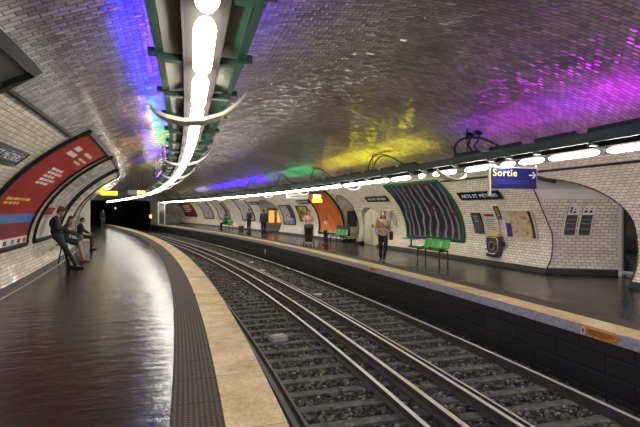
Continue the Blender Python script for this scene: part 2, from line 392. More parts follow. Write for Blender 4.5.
# ------------------------------------------------------------------ setting: platforms, trench, vault
S0, S1 = -9.0, 64.0
W = 4.961
struct(MB().sweep(S0, S1, [(-6.5, -.12), (-6.5, 0), (-.9175, 0), (-.9175, -.12)], 1.0).build('floor_left', 'floor'))
struct(MB().sweep(S0, S1, [(-.9175, -.12), (-.9175, .004), (-.4867, .004), (-.4867, -.12)], .5).build('trim_1', 'tactile'))
struct(MB().sweep(S0, S1, [(-.4867, -.16), (-.4867, .002), (0, .002), (0, -.16)], .5, mi=[0, 0, 1, 0]).build('trim_2', ['edge', 'fascia']))
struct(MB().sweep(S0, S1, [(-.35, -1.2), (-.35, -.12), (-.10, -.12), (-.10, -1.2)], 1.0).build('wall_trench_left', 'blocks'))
struct(MB().sweep(S0, S1, [(W+.4493+.43, -.12), (W+.4493+.43, 0), (12.5, 0), (12.5, -.12)], 1.0).build('floor_right', 'floor'))
struct(MB().sweep(S0, S1, [(W+.4493, -.12), (W+.4493, .004), (W+.8793, .004), (W+.8793, -.12)], .5).build('trim_3', 'tactile'))
struct(MB().sweep(S0, S1, [(W, -.16), (W, .002), (W+.4493, .002), (W+.4493, -.16)], .5, mi=[1, 0, 0, 0]).build('trim_4', ['edge', 'fascia']))
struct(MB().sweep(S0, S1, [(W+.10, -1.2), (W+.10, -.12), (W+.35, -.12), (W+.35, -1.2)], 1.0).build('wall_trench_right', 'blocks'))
struct(MB().sweep(S0, 84, [(-.3, -1.3), (-.3, -1.045), (W+.3, -1.045), (W+.3, -1.3)], 1.0).build('floor_track', 'bed'))

A_R, A_L = .64, 2.44
class Opening:
    def __init__(self, s0, s1, spring, rise, depth, skew=0.0, side=1, c=None): self.__dict__.update(locals())
    def z(self, s):
        c = self.c or (self.s0+self.s1)/2; h = c-self.s0
        if self.c and s > c: return self.spring+self.rise-.25*((s-c)/(self.s1-c))**2
        return self.spring+self.rise*math.sqrt(max(0.0, 1-((s-c)/h)**2))
OPEN_R = [Opening(7.94, 10.22, 1.38, 1.14, 10.3, -.62, 1, 9.85), Opening(19.6, 21.3, 1.30, .55, 9.06), Opening(21.75, 23.15, 1.9, .62, 10.6), Opening(33.0, 36.6, 1.85, .66, 11.2)]
OPEN_L = [Opening(24.0, 27.4, 1.8, .66, 10.6, 0.0, -1)]
def wall_mesh(lo, hi, opens, mirror=False):
    mb = MB()
    A = (lambda a: PI-a) if mirror else (lambda a: a)
    def piece(ss, bottoms):
        n = 36; rows, uvs = [], []
        for s, b in zip(ss, bottoms):
            aa = [b+(hi-b)*k/n for k in range(n+1)]
            rows.append([PV(s, A(a)) for a in aa]); uvs.append([(s, arc(a)) for a in aa])
        mb.grid(rows, uvs, flip=mirror)
    cur = S0
    for o in sorted(opens, key=lambda q: q.s0):
        piece(arange(cur, o.s0, .35), [lo]*(len(arange(cur, o.s0, .35))))
        c, h = (o.s0+o.s1)/2, (o.s1-o.s0)/2
        ss = [c-h*math.cos(PI*k/28) for k in range(29)]
        piece(ss, [a_of_z(o.z(s)) for s in ss]); cur = o.s1
    ss = arange(cur, S1, .35); piece(ss, [lo]*len(ss))
    return mb
struct(wall_mesh(-A0, A_R, OPEN_R).build('wall_right', 'tile', smooth=True))
struct(wall_mesh(-A0, PI-A_L, OPEN_L, True).build('wall_left', 'tile', smooth=True))
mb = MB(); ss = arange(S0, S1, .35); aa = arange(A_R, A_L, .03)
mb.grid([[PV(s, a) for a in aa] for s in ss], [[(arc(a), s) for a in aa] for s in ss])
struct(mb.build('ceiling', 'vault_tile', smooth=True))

def corridor(o, name, endmat='plaster', end=True, split=2.0):
    """the side passage behind an opening: jambs, barrel ceiling and end wall in one swept shell"""
    D = lambda dd: dd if o.side > 0 else 2*DC-dd
    c, h = (o.s0+o.s1)/2, (o.s1-o.s0)/2
    prof = [(o.s0, z) for z in (0, .15, .5, .9, 1.3, o.spring)]
    prof += [(c-h*math.cos(PI*k/28), o.z(c-h*math.cos(PI*k/28))) for k in range(1, 28)]
    ze = o.z(o.s1); prof += [(o.s1, z) for z in ([ze, 2.15, 2.0, 1.85, 1.7, 1.55, 1.4] if ze > 2.2 else [ze])+[1.2, .9, .5, .15, 0]]
    per = [0.0]
    for k in range(1, len(prof)): per.append(per[-1]+math.hypot(prof[k][0]-prof[k-1][0], prof[k][1]-prof[k-1][1]))
    mb = MB(); n = 8
    rows, uvs = [], []
    for k, (s, z) in enumerate(prof):
        dv = vault(a_of_z(z))[0]; r, u = [], []
        for j in range(n+1):
            d = dv+(o.depth-dv)*j/n; r.append(P(s+o.skew*(d-dv), D(d), z)); u.append((d, z if k < 6 or k > 32 else per[k]))
        rows.append(r); uvs.append(u)
    for k in range(len(prof)-1):
        zz = (prof[k][1]+prof[k+1][1])/2
        mb.grid(rows[k:k+2], uvs[k:k+2], mi=2 if zz < .15 else 0 if zz < split else 1, flip=o.side < 0)
    if end:
        base = len(mb.v); mb.v += [r[-1] for r in rows]
        mb.f.append([base+i for i in range(len(rows))]); mb.uv.append([(s, z) for s, z in prof]); mb.mi.append(3)
    return struct(mb.build(name, ['tile', 'plaster', 'skirt', endmat], smooth=False))
def arch_trim(o, name, m='skirt'):
    A = (lambda a: a) if o.side > 0 else (lambda a: PI-a)
    c, h = (o.s0+o.s1)/2, (o.s1-o.s0)/2
    pts = [(o.s0, z) for z in (.0, .4, .8, 1.1)]+[(c-h*math.cos(PI*k/28), o.z(c-h*math.cos(PI*k/28))) for k in range(29)]+[(o.s1, z) for z in (1.1, .8, .4, 0)]
    mb = MB(); mb.tube([PV(q, A(a_of_z(z)), .004) for q, z in pts], .016, 6); return struct(mb.build(name, m))
arch_trim(OPEN_R[0], 'trim_6'); arch_trim(OPEN_R[2], 'trim_7'); arch_trim(OPEN_R[3], 'trim_8'); arch_trim(OPEN_L[0], 'trim_9')
corridor(OPEN_R[0], 'wall_passage_exit', 'plaster')
corridor(OPEN_R[1], 'wall_passage_door', 'tile')
corridor(OPEN_R[2], 'wall_passage_narrow', 'tile')
corridor(OPEN_R[3], 'wall_passage_far', 'tile')
corridor(OPEN_L[0], 'wall_passage_left', 'plaster')

def skirting(name, opens, mirror):
    mb = MB(); cur = S0
    D = (lambda d: 2*DC-d) if mirror else (lambda d: d)
    d0, z0 = vault(-A0); d1, _ = vault(a_of_z(.14))
    for o in opens+[None]:
        e = o.s0 if o else S1
        pr = [(D(d0-.02), 0), (D(d1-.02), .135), (D(d1+.08), .135), (D(d0+.08), 0)]
        mb.sweep(cur, e, pr if not mirror else pr[::-1], .5); cur = o.s1 if o else 0
    return struct(mb.build(name, 'skirt'))
skirting('baseboard_right', OPEN_R, False); skirting('baseboard_left', OPEN_L, True)
dl = 2*DC-vault(-A0)[0]
struct(MB().sweep(S0, 24, [(dl+.02, -.02), (dl+.02, .012), (dl+.055, .012), (dl+.055, -.02)], .5).build('trim_5', 'gutter'))

# end wall with the tunnel mouth, and the dark tunnel behind it
mb = MB(); prof = [vault(a) for a in arange(-A0, PI+A0, .05)]
hole = [(5.0, -1.2), (5.0, 2.3), (4.95, 2.9), (3.6, 2.95), (.2, 2.95), (-2.3, 2.95), (-2.6, 2.9), (-2.6, -1.2)]
n = len(prof); outer = [(prof[0][0], -1.2)]+prof+[(prof[-1][0], -1.2)]
def resample(pl, m):
    pl = np.array(pl); L = np.concatenate([[0], np.cumsum(np.hypot(*np.diff(pl, axis=0).T))]); t = np.linspace(0, L[-1], m)
    return list(zip(np.interp(t, L, pl[:, 0]), np.interp(t, L, pl[:, 1])))
ro, rh = resample(outer, 80), resample(hole, 80)
mb.grid([[P(S1, *q) for q in ro], [P(S1, *q) for q in rh]], [[q for q in ro], [q for q in rh]])
struct(mb.build('wall_end', 'vault_tile'))
mb = MB()
for s in arange(S1, 84, 1.0): pass
ss = arange(S1, 84, 1.0); mb.grid([[P(s, *q) for q in hole] for s in ss], flip=True)
mb.add([P(84, *q) for q in hole], [tuple(range(len(hole)))])
struct(mb.build('wall_tunnel', 'dark_concrete'))
mb = MB(); mb.add([P(S0, *q) for q in outer], [tuple(range(len(outer)))]); struct(mb.build('wall_rear', 'tile'))

# ------------------------------------------------------------------ door in the cream recess, exit-passage door
def door_leaf(s0, s1, z0, spring, rise, d, m, name):
    mb = MB(); c, h = (s0+s1)/2, (s1-s0)/2
    pl = [(s0, z0), (s1, z0)]+[(c+h*math.cos(PI*k/16), spring+rise*math.sin(PI*k/16)) for k in range(17)]
    n = len(pl); mb.add([P(s, d, z) for s, z in pl]+[P(s, d+.05, z) for s, z in pl], [tuple(range(n))[::-1], tuple(range(n, 2*n))]+[(i, (i+1) % n, n+(i+1) % n, n+i) for i in range(n)])
    return mb.build(name, m)
door = struct(door_leaf(19.68, 21.22, .02, 1.26, .52, 8.97, 'door', 'door_1'))
mb = MB()
mb.box(P(20.45, 8.965, .88), (.02, .03, 1.72), Matrix.Rotation(ph(20.45), 3, 'Z')); mb.build('centre_seam', 'grey', door)
mb = MB(); mb.box(P(20.33, 8.95, .95), (.05, .03, .14), Matrix.Rotation(ph(20.4), 3, 'Z')).box(P(20.33, 8.92, .98), (.03, .10, .025), Matrix.Rotation(ph(20.4), 3, 'Z'))
mb.build('door_handle', 'black', door)
mb = MB()
for sc_ in (20.06, 20.84):
    for z0, z1 in ((.15, .75), (.95, 1.5)):
        for a, b in (((sc_-.27, z0), (sc_+.27, z0)), ((sc_+.27, z0), (sc_+.27, z1)), ((sc_+.27, z1), (sc_-.27, z1)), ((sc_-.27, z1), (sc_-.27, z0))):
            mb.tube([P(a[0], 8.965, a[1]), P(b[0], 8.965, b[1])], .012, 6)
mb.build('panel_moulding', 'cream', door)
ex = thing('door_2', None, None, P(8.2, 10.2, 0)); struct(ex)
def endpt(f, d, z):    # a point across the far end of the exit passage, f=0 near side, f=1 far side
    dv = 8.8; return P(7.94+(10.22-7.94)*f-.62*(d-dv), d, z)
mb = MB()
for f in (.96, .52, .06):
    q = endpt(f, 10.2, 1.0); mb.box(q, (.09, .10, 2.0), Matrix.Rotation(ph(9), 3, 'Z'))
mb.tube([endpt(.96, 10.2, 2.0), endpt(.06, 10.2, 2.0)], .05, 6).tube([endpt(.96, 10.2, .1), endpt(.06, 10.2, .1)], .05, 6)
mb.build('door_frame', 'door_grey', ex)
mb = MB(); a, b = endpt(.98, 10.22, .06), endpt(.03, 10.22, .06); mb.add([a, b, b+Vector((0, 0, 1.94)), a+Vector((0, 0, 1.94))], [(0, 1, 2, 3)]); mb.build('glass_pane', 'glass', ex)
mb = MB(); mb.box(endpt(.8, 10.18, 1.55), (.28, .02, .34), Matrix.Rotation(ph(9), 3, 'Z')); mb.build('door_notice', 'blue', ex)

# ------------------------------------------------------------------ track: sleepers, ballast, rails
RZ = -.853
def sleeper_mesh():
    mb = MB(); mb.box((0, 0, -.07), (2.25, .19, .14)); return mb
for dcen, gname, lab in ((1.23, 'sleepers of the near track', 'dusty grey sleeper crossing the near track between its running rails'), (3.814, 'sleepers of the far track', 'dusty grey sleeper crossing the far track below the right platform')):
    first = None; s = 3.0 if dcen < 2 else 2.2
    while s < 60:
        p = P(s, dcen, -.995); r = ph(s)+random.uniform(-.012, .012)
        if first is None:
            o = sleeper_mesh().build('sleeper', 'sleeper', local=True, bevel=.012); first = o
        else:
            o = first.copy(); COL.objects.link(o)
        o.location = p; o.rotation_euler = (0, 0, r); tag(o, lab, 'sleeper', gname); s += .54
def rail_prof(d, h=.145, head=.066, foot=.14, zt=RZ):
    a, f = head/2, foot/2
    return [(d-f, zt-h), (d-f, zt-h+.014), (d-.010, zt-h+.032), (d-.010, zt-.042), (d-a, zt-.034), (d-a, zt-.006), (d-a+.008, zt), (d+a-.008, zt), (d+a, zt-.006), (d+a, zt-.034), (d+.010, zt-.042), (d+.010, zt-h+.032), (d+f, zt-h+.014), (d+f, zt-h)]
MI = [0, 0, 0, 0, 0, 1, 1, 1, 0, 0, 0, 0, 0, 0]
L1, LD, LC, LB, LA = .4798, 1.9798, 2.3554, 3.0636, 4.5636
def rail(d, label, name, top, cat='rail', **kw):
    return tag(MB().sweep(S0, 83, rail_prof(d, **kw), .5, mi=MI).build(name, ['rail_side', top]), label, cat)
rail(L1, 'shiny running rail along the foot of the left yellow platform edge', 'running_rail', 'check_top')
rail(LD, 'bright polished running rail, second rail from the left platform', 'running_rail', 'rail_top')
rail(LB, 'bright running rail of the far track nearest the near track, beside a thin check rail', 'running_rail', 'rail_top')
rail(LA, 'running rail along the foot of the dark right platform wall', 'running_rail', 'rail_top')
rail(L1+.125, 'thin dull check rail hugging the rail under the left platform edge', 'check_rail', 'check_top', head=.04, foot=.07)
rail(LB+.125, 'thin check rail on the right of the far track inner rail', 'check_rail', 'cond_top', head=.04, foot=.07)
cr = rail(LC, 'raised conductor rail between the two tracks on insulator pots', 'conductor_rail', 'cond_top', head=.075, zt=-.80)
for s in arange(1, 61, 2.2): MB().cyl(P(s, LC, -.99), .055, .12, n=10).build('insulator_pot', 'darkgrey', cr)
def stones(n, s0, s1, r0, r1):
    ico = [(0, .5257, .8507), (0, -.5257, .8507), (0, .5257, -.8507), (0, -.5257, -.8507), (.5257, .8507, 0), (-.5257, .8507, 0), (.5257, -.8507, 0), (-.5257, -.8507, 0), (.8507, 0, .5257), (.8507, 0, -.5257), (-.8507, 0, .5257), (-.8507, 0, -.5257)]
    fc = [(0, 1, 8), (0, 10, 1), (0, 8, 4), (0, 5, 10), (0, 4, 5), (1, 7, 6), (1, 6, 8), (1, 10, 7), (2, 9, 3), (2, 3, 11), (2, 4, 9), (2, 5, 4), (2, 11, 5), (3, 6, 7), (3, 9, 6), (3, 7, 11), (4, 8, 9), (5, 11, 10), (6, 9, 8), (7, 10, 11)]
    I = np.array(ico); F = np.array(fc)
    s = s0+(s1-s0)*RNG.random(n)**1.7; d = RNG.uniform(-.05, W+.05, n)
    keep = np.ones(n, bool)
    for r in (L1, LD, LB, LA, LC, L1+.12, LB+.12): keep &= abs(d-r) > .07
    for dc, st in ((1.23, 3.0), (3.814, 2.2)):
        on = (abs(d-dc) < 1.12) & (abs(((s-st+.27) % .54)-.27) < .13)
        keep &= ~(on & (RNG.random(n) > .42))
    s, d = s[keep], d[keep]; n = len(s); r = RNG.uniform(r0, r1, n)
    p = PH0+K0*s+K1*s*s/2
    C = np.stack([np.interp(s, _S, _x)+d*np.cos(p), np.interp(s, _S, _y)+d*np.sin(p), -1.028+r*.6], 1)
    V = I[None]*r[:, None, None]*RNG.uniform(.7, 1.25, (n, 12, 1))*np.stack([RNG.uniform(.8, 1.3, n), RNG.uniform(.8, 1.3, n), RNG.uniform(.6, .95, n)], 1)[:, None]
    V = V+C[:, None]
    return V.reshape(-1, 3), (F[None]+(np.arange(n)*12)[:, None, None]).reshape(-1, 3)
V1, F1 = stones(32000, 2.5, 26, .018, .036); V2, F2 = stones(6000, 14, 60, .03, .06)
me = bpy.data.meshes.new('ballast'); me.from_pydata(np.vstack([V1, V2]).tolist(), [], np.vstack([F1, F2+len(V1)]).tolist()); me.materials.append(M['stone'])
o = bpy.data.objects.new('ballast', me); COL.objects.link(o); tag(o, 'dark crushed stone ballast between the rails and sleepers', 'ballast', kind='stuff')
mb = MB(); mb.box((0, 0, .05), (.34, .26, .10)).box((0, 0, .11), (.26, .18, .02))
o = mb.build('track_box', 'gutter', local=True, bevel=.012); o.location = P(9.68, 1.18, -1.0); o.rotation_euler = (0, 0, ph(9.7)+.15); tag(o, 'pale square track box lying between the near track rails', 'box')
for k, (s, d, lab) in enumerate(((23.9, 3.9, 'pale crumpled paper scrap on the far track, farthest of the litter'), (20.6, 3.5, 'pale crumpled paper scrap on the far track, second farthest'), (14.2, 3.65, 'white crumpled paper scrap on the far track, nearest of the litter'))):
    mb = MB(); mb.ico((0, 0, .03), .10, 2, scale=(1.4, .9, .35)); q = random.Random(k)
    for v in mb.v: v += Vector((q.uniform(-.02, .02), q.uniform(-.02, .02), q.uniform(-.01, .01)))
    o = mb.build('paper_scrap', 'white', local=True); o.location = P(s, d, -.99); tag(o, lab, 'litter')
mb = MB(); mb.box((0, 0, 0), (.03, .10, .26)); mb.box((-.02, 0, .04), (.012, .07, .12))
o = mb.build('track_marker', 'white', local=True, bevel=.005); o.location = P(25.2, W+.08, -.55); o.rotation_euler = (0, 0, ph(25)); tag(o, 'small white marker plate on the dark wall under the right platform', 'marker')
def warning_plate(s, L, label):
    t = thing('warning_plate', label, 'sign', P(s, W-.012, -.08), ph(s))
    MB().box((0, 0, 0), (.02, L, .12)).build('plate', 'orange', t, local=True, bevel=.003)
    MB().box((-.012, L*.42, 0), (.006, L*.12, .10)).build('pictogram_panel', 'white', t, local=True)
    MB().box((-.016, L*.42, 0), (.006, .025, .06)).build('pictogram', 'black', t, local=True)
    mb = MB()
    for z, l in ((.032, .62), (.006, .7), (-.022, .55)): mb.box((-.0115, -L*.08+(.7-l)*L*.4, z), (.006, L*l, .013))
    mb.build('text_lines', 'brownline', t, local=True)
warning_plate(5.42, .62, 'orange warning plate on the grey nosing of the right platform, near the right picture edge')
warning_plate(13.0, .50, 'small orange warning plate on the right platform nosing below the walking woman')

# ------------------------------------------------------------------ lighting gantries
LIGHT_Z = 2.665
def gantry(side, dc, label, s1=61.0):
    g = lambda o: dc+o*side          # o>0 = towards the platform wall
    root = thing('lighting_gantry', label, 'light gantry', P(0, dc, 2.6))
    for o in (-.28, .28):
        pr = [(g(o)-.025, 2.79), (g(o)-.025, 2.96), (g(o)+.025, 2.96), (g(o)+.025, 2.79)]
        MB().sweep(S0, s1, pr, .6).build('side_rail', 'green', root)
    def plate(o0, z0, o1, z1, th, m, nm):
        pr = [(g(o0), z0), (g(o0), z0+th), (g(o1), z1+th), (g(o1), z1)]
        if g(o0) > g(o1): pr = pr[::-1]
        return MB().sweep(S0, s1, pr, .6).build(nm, m, root)
    plate(-.28, 2.885, .28, 2.885, .012, 'green', 'top_plate')
    plate(-.25, 2.80, -.13, 2.83, .01, 'green_in', 'inner_panel')
    plate(.13, 2.83, .25, 2.80, .01, 'grey_panel', 'outer_panel')
    plate(-.125, 2.69, -.115, 2.88, .0, 'channel', 'channel_wall') if False else None
    for o, m in ((-.115, 'channel'), (.115, 'channel_pale')):
        MB().sweep(S0, s1, [(g(o)-.006, 2.725), (g(o)-.006, 2.88), (g(o)+.006, 2.88), (g(o)+.006, 2.725)], .6).build('channel_wall', m, root)
    plate(-.11, 2.735, .11, 2.735, .01, 'channel', 'channel_bed')
    mbs = MB()
    for s in ((9.9, 15.0, 20.7, 25.6, 31.5, 38, 46, 54) if side > 0 else (1.2, 10.4, 16.4, 22, 30, 40, 50)):
        for o in (.28,):
            d = g(o); a = math.acos(max(-1, min(1, (d-DC)/VA))); zt = ZC+VB*math.sin(a)
            mbs.tube([P(s, d, 2.9), P(s, d, zt+.02)], .014, 6)
    mbs.build('hanger_rod', 'cable', root)
    return root, g
gR, fR = gantry(1, W+.74, 'long dark green lighting gantry hanging along the right platform')
gL, fL = gantry(-1, -.685, 'long dark green lighting gantry hanging along the left platform, overhead')
def crossbar(root, f, s, side):
    mb = MB(); rot = Matrix.Rotation(ph(s), 3, 'Z')
    mb.box(P(s, f(.21), 2.765), (.17, .06, .05), rot); mb.box(P(s, f(-.21), 2.765), (.17, .06, .05), rot)
    mb.box(P(s, f(.325), 2.80), (.06, .05, .05), rot); mb.box(P(s, f(-.325), 2.80), (.06, .05, .05), rot); mb.box(P(s, f(0), 2.755), (.26, .04, .03), rot)
    return mb.build('cross_bar', 'green', root)
capsule = {}
def tube_lamp(f, s0, s1, label, group):
    L = s1-s0; key = round(L, 2); sm = (s0+s1)/2
    if key not in capsule:
        mb = MB(); r = .06; pts, rad = [], []
        for k in range(7): q = k/6; pts.append((0, -L/2+.035+.16*q**1.5, 0)); rad.append(.018+(r-.018)*math.sin(q*PI/2))
        pts += [(0, -p[1], 0) for p in pts[::-1]]; rad += rad[::-1]
        mb.tube(pts, r, 14, radii=rad)
        for v in mb.v: v.z *= .8
        o = mb.build('tube_lamp', 'tube', local=True, smooth=True); capsule[key] = o
    else:
        o = capsule[key].copy(); COL.objects.link(o)
    o.location = P(sm, f(0), LIGHT_Z); o.rotation_euler = (0, 0, ph(sm)); return tag(o, label, 'lamp', group)
spans_R = []; s = 7.15
while s > S0+2: spans_R.append((s-1.15+.03, s-.0)); s -= 1.17
spans_R = spans_R[::-1]+[(7.2, 7.89), (7.95, 8.41), (8.5, 9.64), (9.91, 10.98), (11.3, 11.65), (12.05, 13.2)]
s = 13.3
while s < 59.5: spans_R.append((s, s+1.15)); s += 1.2
spans_L = []; s = 2.37-1.06*9
while s < 59.5: spans_L.append((s+.03, s+1.03)); s += 1.06
for a, b in spans_R: tube_lamp(fR, a, b, 'white fluorescent tube lamp under the right platform lighting gantry', 'tubes under the right gantry'); crossbar(gR, fR, b+.02, 1) if b < 50 else None
for a, b in spans_L: tube_lamp(fL, a, b, 'white fluorescent tube lamp under the left platform lighting gantry', 'tubes under the left gantry'); crossbar(gL, fL, b+.03, -1) if b < 50 else None
def cradle(root, f, s):
    """cream sagging arc slung under the gantry, its track end tipped up"""
    ctl = [(-.47, 2.86), (-.38, 2.74), (-.23, 2.62), (-.05, 2.555), (.13, 2.54), (.28, 2.57), (.37, 2.615), (.43, 2.67)]
    if f(1) > f(0): ctl = [(-.47, 2.74), (-.40, 2.64), (-.26, 2.54), (-.08, 2.48), (.12, 2.46), (.28, 2.48), (.36, 2.53), (.40, 2.60)]
    mb = MB(); rows = []
    for k, (o, z) in enumerate(ctl):
        w = .012+.125*math.sin(PI*k/(len(ctl)-1))**.8
        rows.append([P(s-w, f(o), z), P(s+w, f(o), z), P(s+w, f(o), z+.035), P(s-w, f(o), z+.035), P(s-w, f(o), z)])
    mb.grid(rows, flip=f(1) < f(0)); return mb.build('cradle', 'cream_metal', root, smooth=False)
for s in (4.72, 9.3, 13.2, 16.6, 20.5, 24.5, 28.5, 33, 38, 43): cradle(gL, fL, s)
for s in (10.1, 16.2, 21.5, 27, 32.5, 38, 44): cradle(gR, fR, s)

# coloured tubes lying on top of the gantries, shining up at the vault
COLS = dict(blue=((.02, .004, 1.0), 1.0), violet=((.20, .015, 1.0), 1.0), magenta=((.62, .008, .80), 1.0), yellow=((.95, .80, .02), 1.0), green=((.02, .75, .22), 1.0), orange=((1.0, .30, .02), 1.0), lav=((.6, .5, .9), 1.0))
upmesh = {}
def uplight(f, side, s, colour, power, label, group=None, aim=1, bare=False):
    key = (colour, power, side, bare)
    mk = ('up_'+colour+'%g' % power)
    if mk not in M: M[mk] = mat(mk, COLS[colour][0], .4, emit=power*GLOW, ecol=COLS[colour][0])
    root = thing('uplight', label, 'uplight', P(s, f(.12*aim), 2.935), ph(s), group); root.rotation_euler = (0, side*(.30 if side > 0 else .16)*aim, ph(s))
    if bare: root.location = P(s, f(.28), 2.965); root.rotation_euler = (0, 0, ph(s))
    if bare and key not in upmesh:
        mb = MB(); mb.box((0, 0, .02), (.07, 1.0, .04)); mb.box((0, -.48, .05), (.04, .02, .06)); mb.box((0, .48, .05), (.04, .02, .06)); a = mb.build('batten', 'green', root, local=True)
        mb = MB(); mb.tube([(0, -.46, .075), (0, .46, .075)], .020, 10); upmesh[key] = (a, mb.build('coloured_tube', M[mk], root, local=True, smooth=True))
    elif key not in upmesh:
        mb = MB(); mb.box((0, 0, .02), (.12, 1.0, .04)); mb.box((-.065, 0, .085), (.01, 1.0, .16)); mb.box((.065, 0, .08), (.01, 1.0, .145)); mb.box((0, -.495, .07), (.13, .01, .13)); mb.box((0, .495, .07), (.13, .01, .13))
        a = mb.build('housing', 'green', root, local=True)
        mb = MB(); mb.tube([(0, -.45, .055), (0, .45, .055)], .034, 12); b = mb.build('coloured_tube', M[mk], root, local=True, smooth=True)
        upmesh[key] = (a, b)
    else:
        for q in upmesh[key]:
            o = q.copy(); COL.objects.link(o); o.parent = root
    return root
def run(f, side, seq, where, aim=1, bare=False):
    for s, c, p in seq:
        nm = {'lav': 'lavender'}.get(c, c)
        uplight(f, side, s, c, p, ('bare %s tube on the outer edge of the %s gantry' if bare else 'slim %s uplight tube lying on top of the %s gantry') % (nm, where), ('bare %s tubes on the %s gantry' if bare else '%s uplights on the %s gantry') % (nm, where), aim, bare)
run(fR, 1, [(3.4, 'violet', 9), (4.6, 'violet', 10), (5.9, 'magenta', 17), (7.1, 'violet', 8), (8.4, 'magenta', 10), (9.7, 'violet', 6)] +
    [(s, 'yellow', 16) for s in arange(12.4, 18.4, 1.2)]+[(19.8, 'orange', 10), (21.4, 'green', 16), (22.6, 'green', 20), (24.2, 'green', 18), (25.6, 'violet', 10), (27, 'green', 8)] +
    [(s, 'blue' if i % 3 else 'violet', 44) for i, s in enumerate(arange(28.4, 41, 1.26))]+[(44, 'lav', 40), (46, 'lav', 40), (50, 'yellow', 10), (53, 'yellow', 10)], 'right')
run(fL, -1, [(s, 'blue', 110) for s in arange(1.2, 9.7, 1.2)]+[(10.8, 'blue', 70), (11.9, 'blue', 40)]+[(13.4, 'green', 26), (14.5, 'green', 34), (15.6, 'green', 30), (16.7, 'orange', 24)]+[(s, 'violet', 24) for s in (17.4, 18.6, 19.8, 21)]+[(22.4, 'yellow', 20), (24, 'yellow', 20)], 'left')

run(fL, -1, [(s, 'violet', 26) for s in arange(1.2, 6.0, 1.2)]+[(7.4, 'lav', 7), (9.0, 'lav', 7)], 'left', -1)

run(fR, 1, [(s, 'magenta', 9) for s in (5.9, 7.05, 8.2, 9.4)]+[(s, 'yellow', 6) for s in (13.4, 14.6, 15.8, 17.0)], 'right', 1, True)
run(fL, -1, [(13.6, 'orange', 20), (14.8, 'orange', 20), (19.5, 'violet', 12), (18.3, 'violet', 12)], 'left', 1, True)

# cables looping from the gantry to the vault
def smooth_pts(pts, n=6):
    out = []; m = len(pts)
    for i in range(m-1):
        p0, p1, p2, p3 = (Vector(pts[max(0, min(m-1, i+k))]) for k in (-1, 0, 1, 2))
        for k in range(n):
            t = k/n; out.append(.5*((2*p1)+(p2-p0)*t+(2*p0-5*p1+4*p2-p3)*t*t+(3*p1-p0-3*p2+p3)*t**3))
    return out+[Vector(pts[-1])]
def cable(pts, r, label, group=None):
    mb = MB(); mb.tube(smooth_pts([P(*q) for q in pts]), r, 8); return tag(mb.build('cable', 'cable', smooth=True), label, 'cable', group)
l1 = [(10.2, 5.95, 2.93), (10.4, 5.98, 3.3), (10.2, 6.05, 3.5), (9.6, 6.05, 3.45), (9.1, 6.0, 3.28), (8.4, 5.95, 2.94)]
l2 = [(10.05, 6.2, 3.56), (9.95, 6.1, 3.45), (9.85, 6.0, 3.26), (9.4, 5.95, 2.94)]
l3 = [(9.72, 6.2, 3.56), (9.66, 6.1, 3.38), (9.64, 6.0, 3.22), (9.1, 5.95, 2.94)]
cable(l1, .028, 'thick black cable looping highest above the gantry near the exit sign')
cable(l2, .022, 'thin black cable dropping inside the loop near the exit sign')
cable(l3, .022, 'thin black cable dropping to the right of the loop near the exit sign')
mb = MB()
for s in (9.75, 10.05): mb.box(PV(s, .95, .04), (.18, .10, .10), Matrix.Rotation(ph(s), 3, 'Z'))
tag(mb.build('cable_clamp', 'cable'), 'black cable clamp on the vault above the exit sign', 'clamp')
k1 = [(14.9, 5.95, 2.9), (15.25, 5.95, 3.22), (15.0, 6.05, 3.62), (14.1, 6.0, 3.55), (13.15, 5.98, 3.22), (12.3, 5.95, 2.93)]
k2 = [(14.5, 5.95, 2.92), (14.8, 5.95, 3.28), (14.5, 6.05, 3.55), (13.6, 6.0, 3.40), (12.6, 5.95, 2.95)]
mb = MB(); mb.tube([PV(9.98, .585, .03), PV(9.85, .56, .05), PV(9.6, .525, .05), PV(9.35, .50, .04)], .045, 8); tag(mb.build('cable_duct', 'cable', smooth=True), 'short thick black duct on the arch edge just right of the exit sign', 'duct')
cable(k1, .022, 'outer black cable loop above the gantry in the yellow light'); cable(k2, .022, 'inner black cable loop above the gantry in the yellow light')
for ds, nm in ((5.7, 'green'), (10.6, 'blue-green'), (16.5, 'blue')):
    cable([(s+ds, d, z) for s, d, z in k1], .022, 'black cable loop against the %s light further along the right gantry' % nm)
def conduit(a, s0, s1, r, label):
    mb = MB(); mb.tube([PV(s, a, r*.8) for s in arange(s0, s1, .4)], r, 8); return tag(mb.build('conduit', 'frame', smooth=True), label, 'conduit')
conduit(2.42, S0+1, 9.75, .035, 'dark green conduit along the left vault ending at the red poster')
conduit(.583, 4.6, 13.7, .028, 'black conduit along the right wall behind the tube lamps')

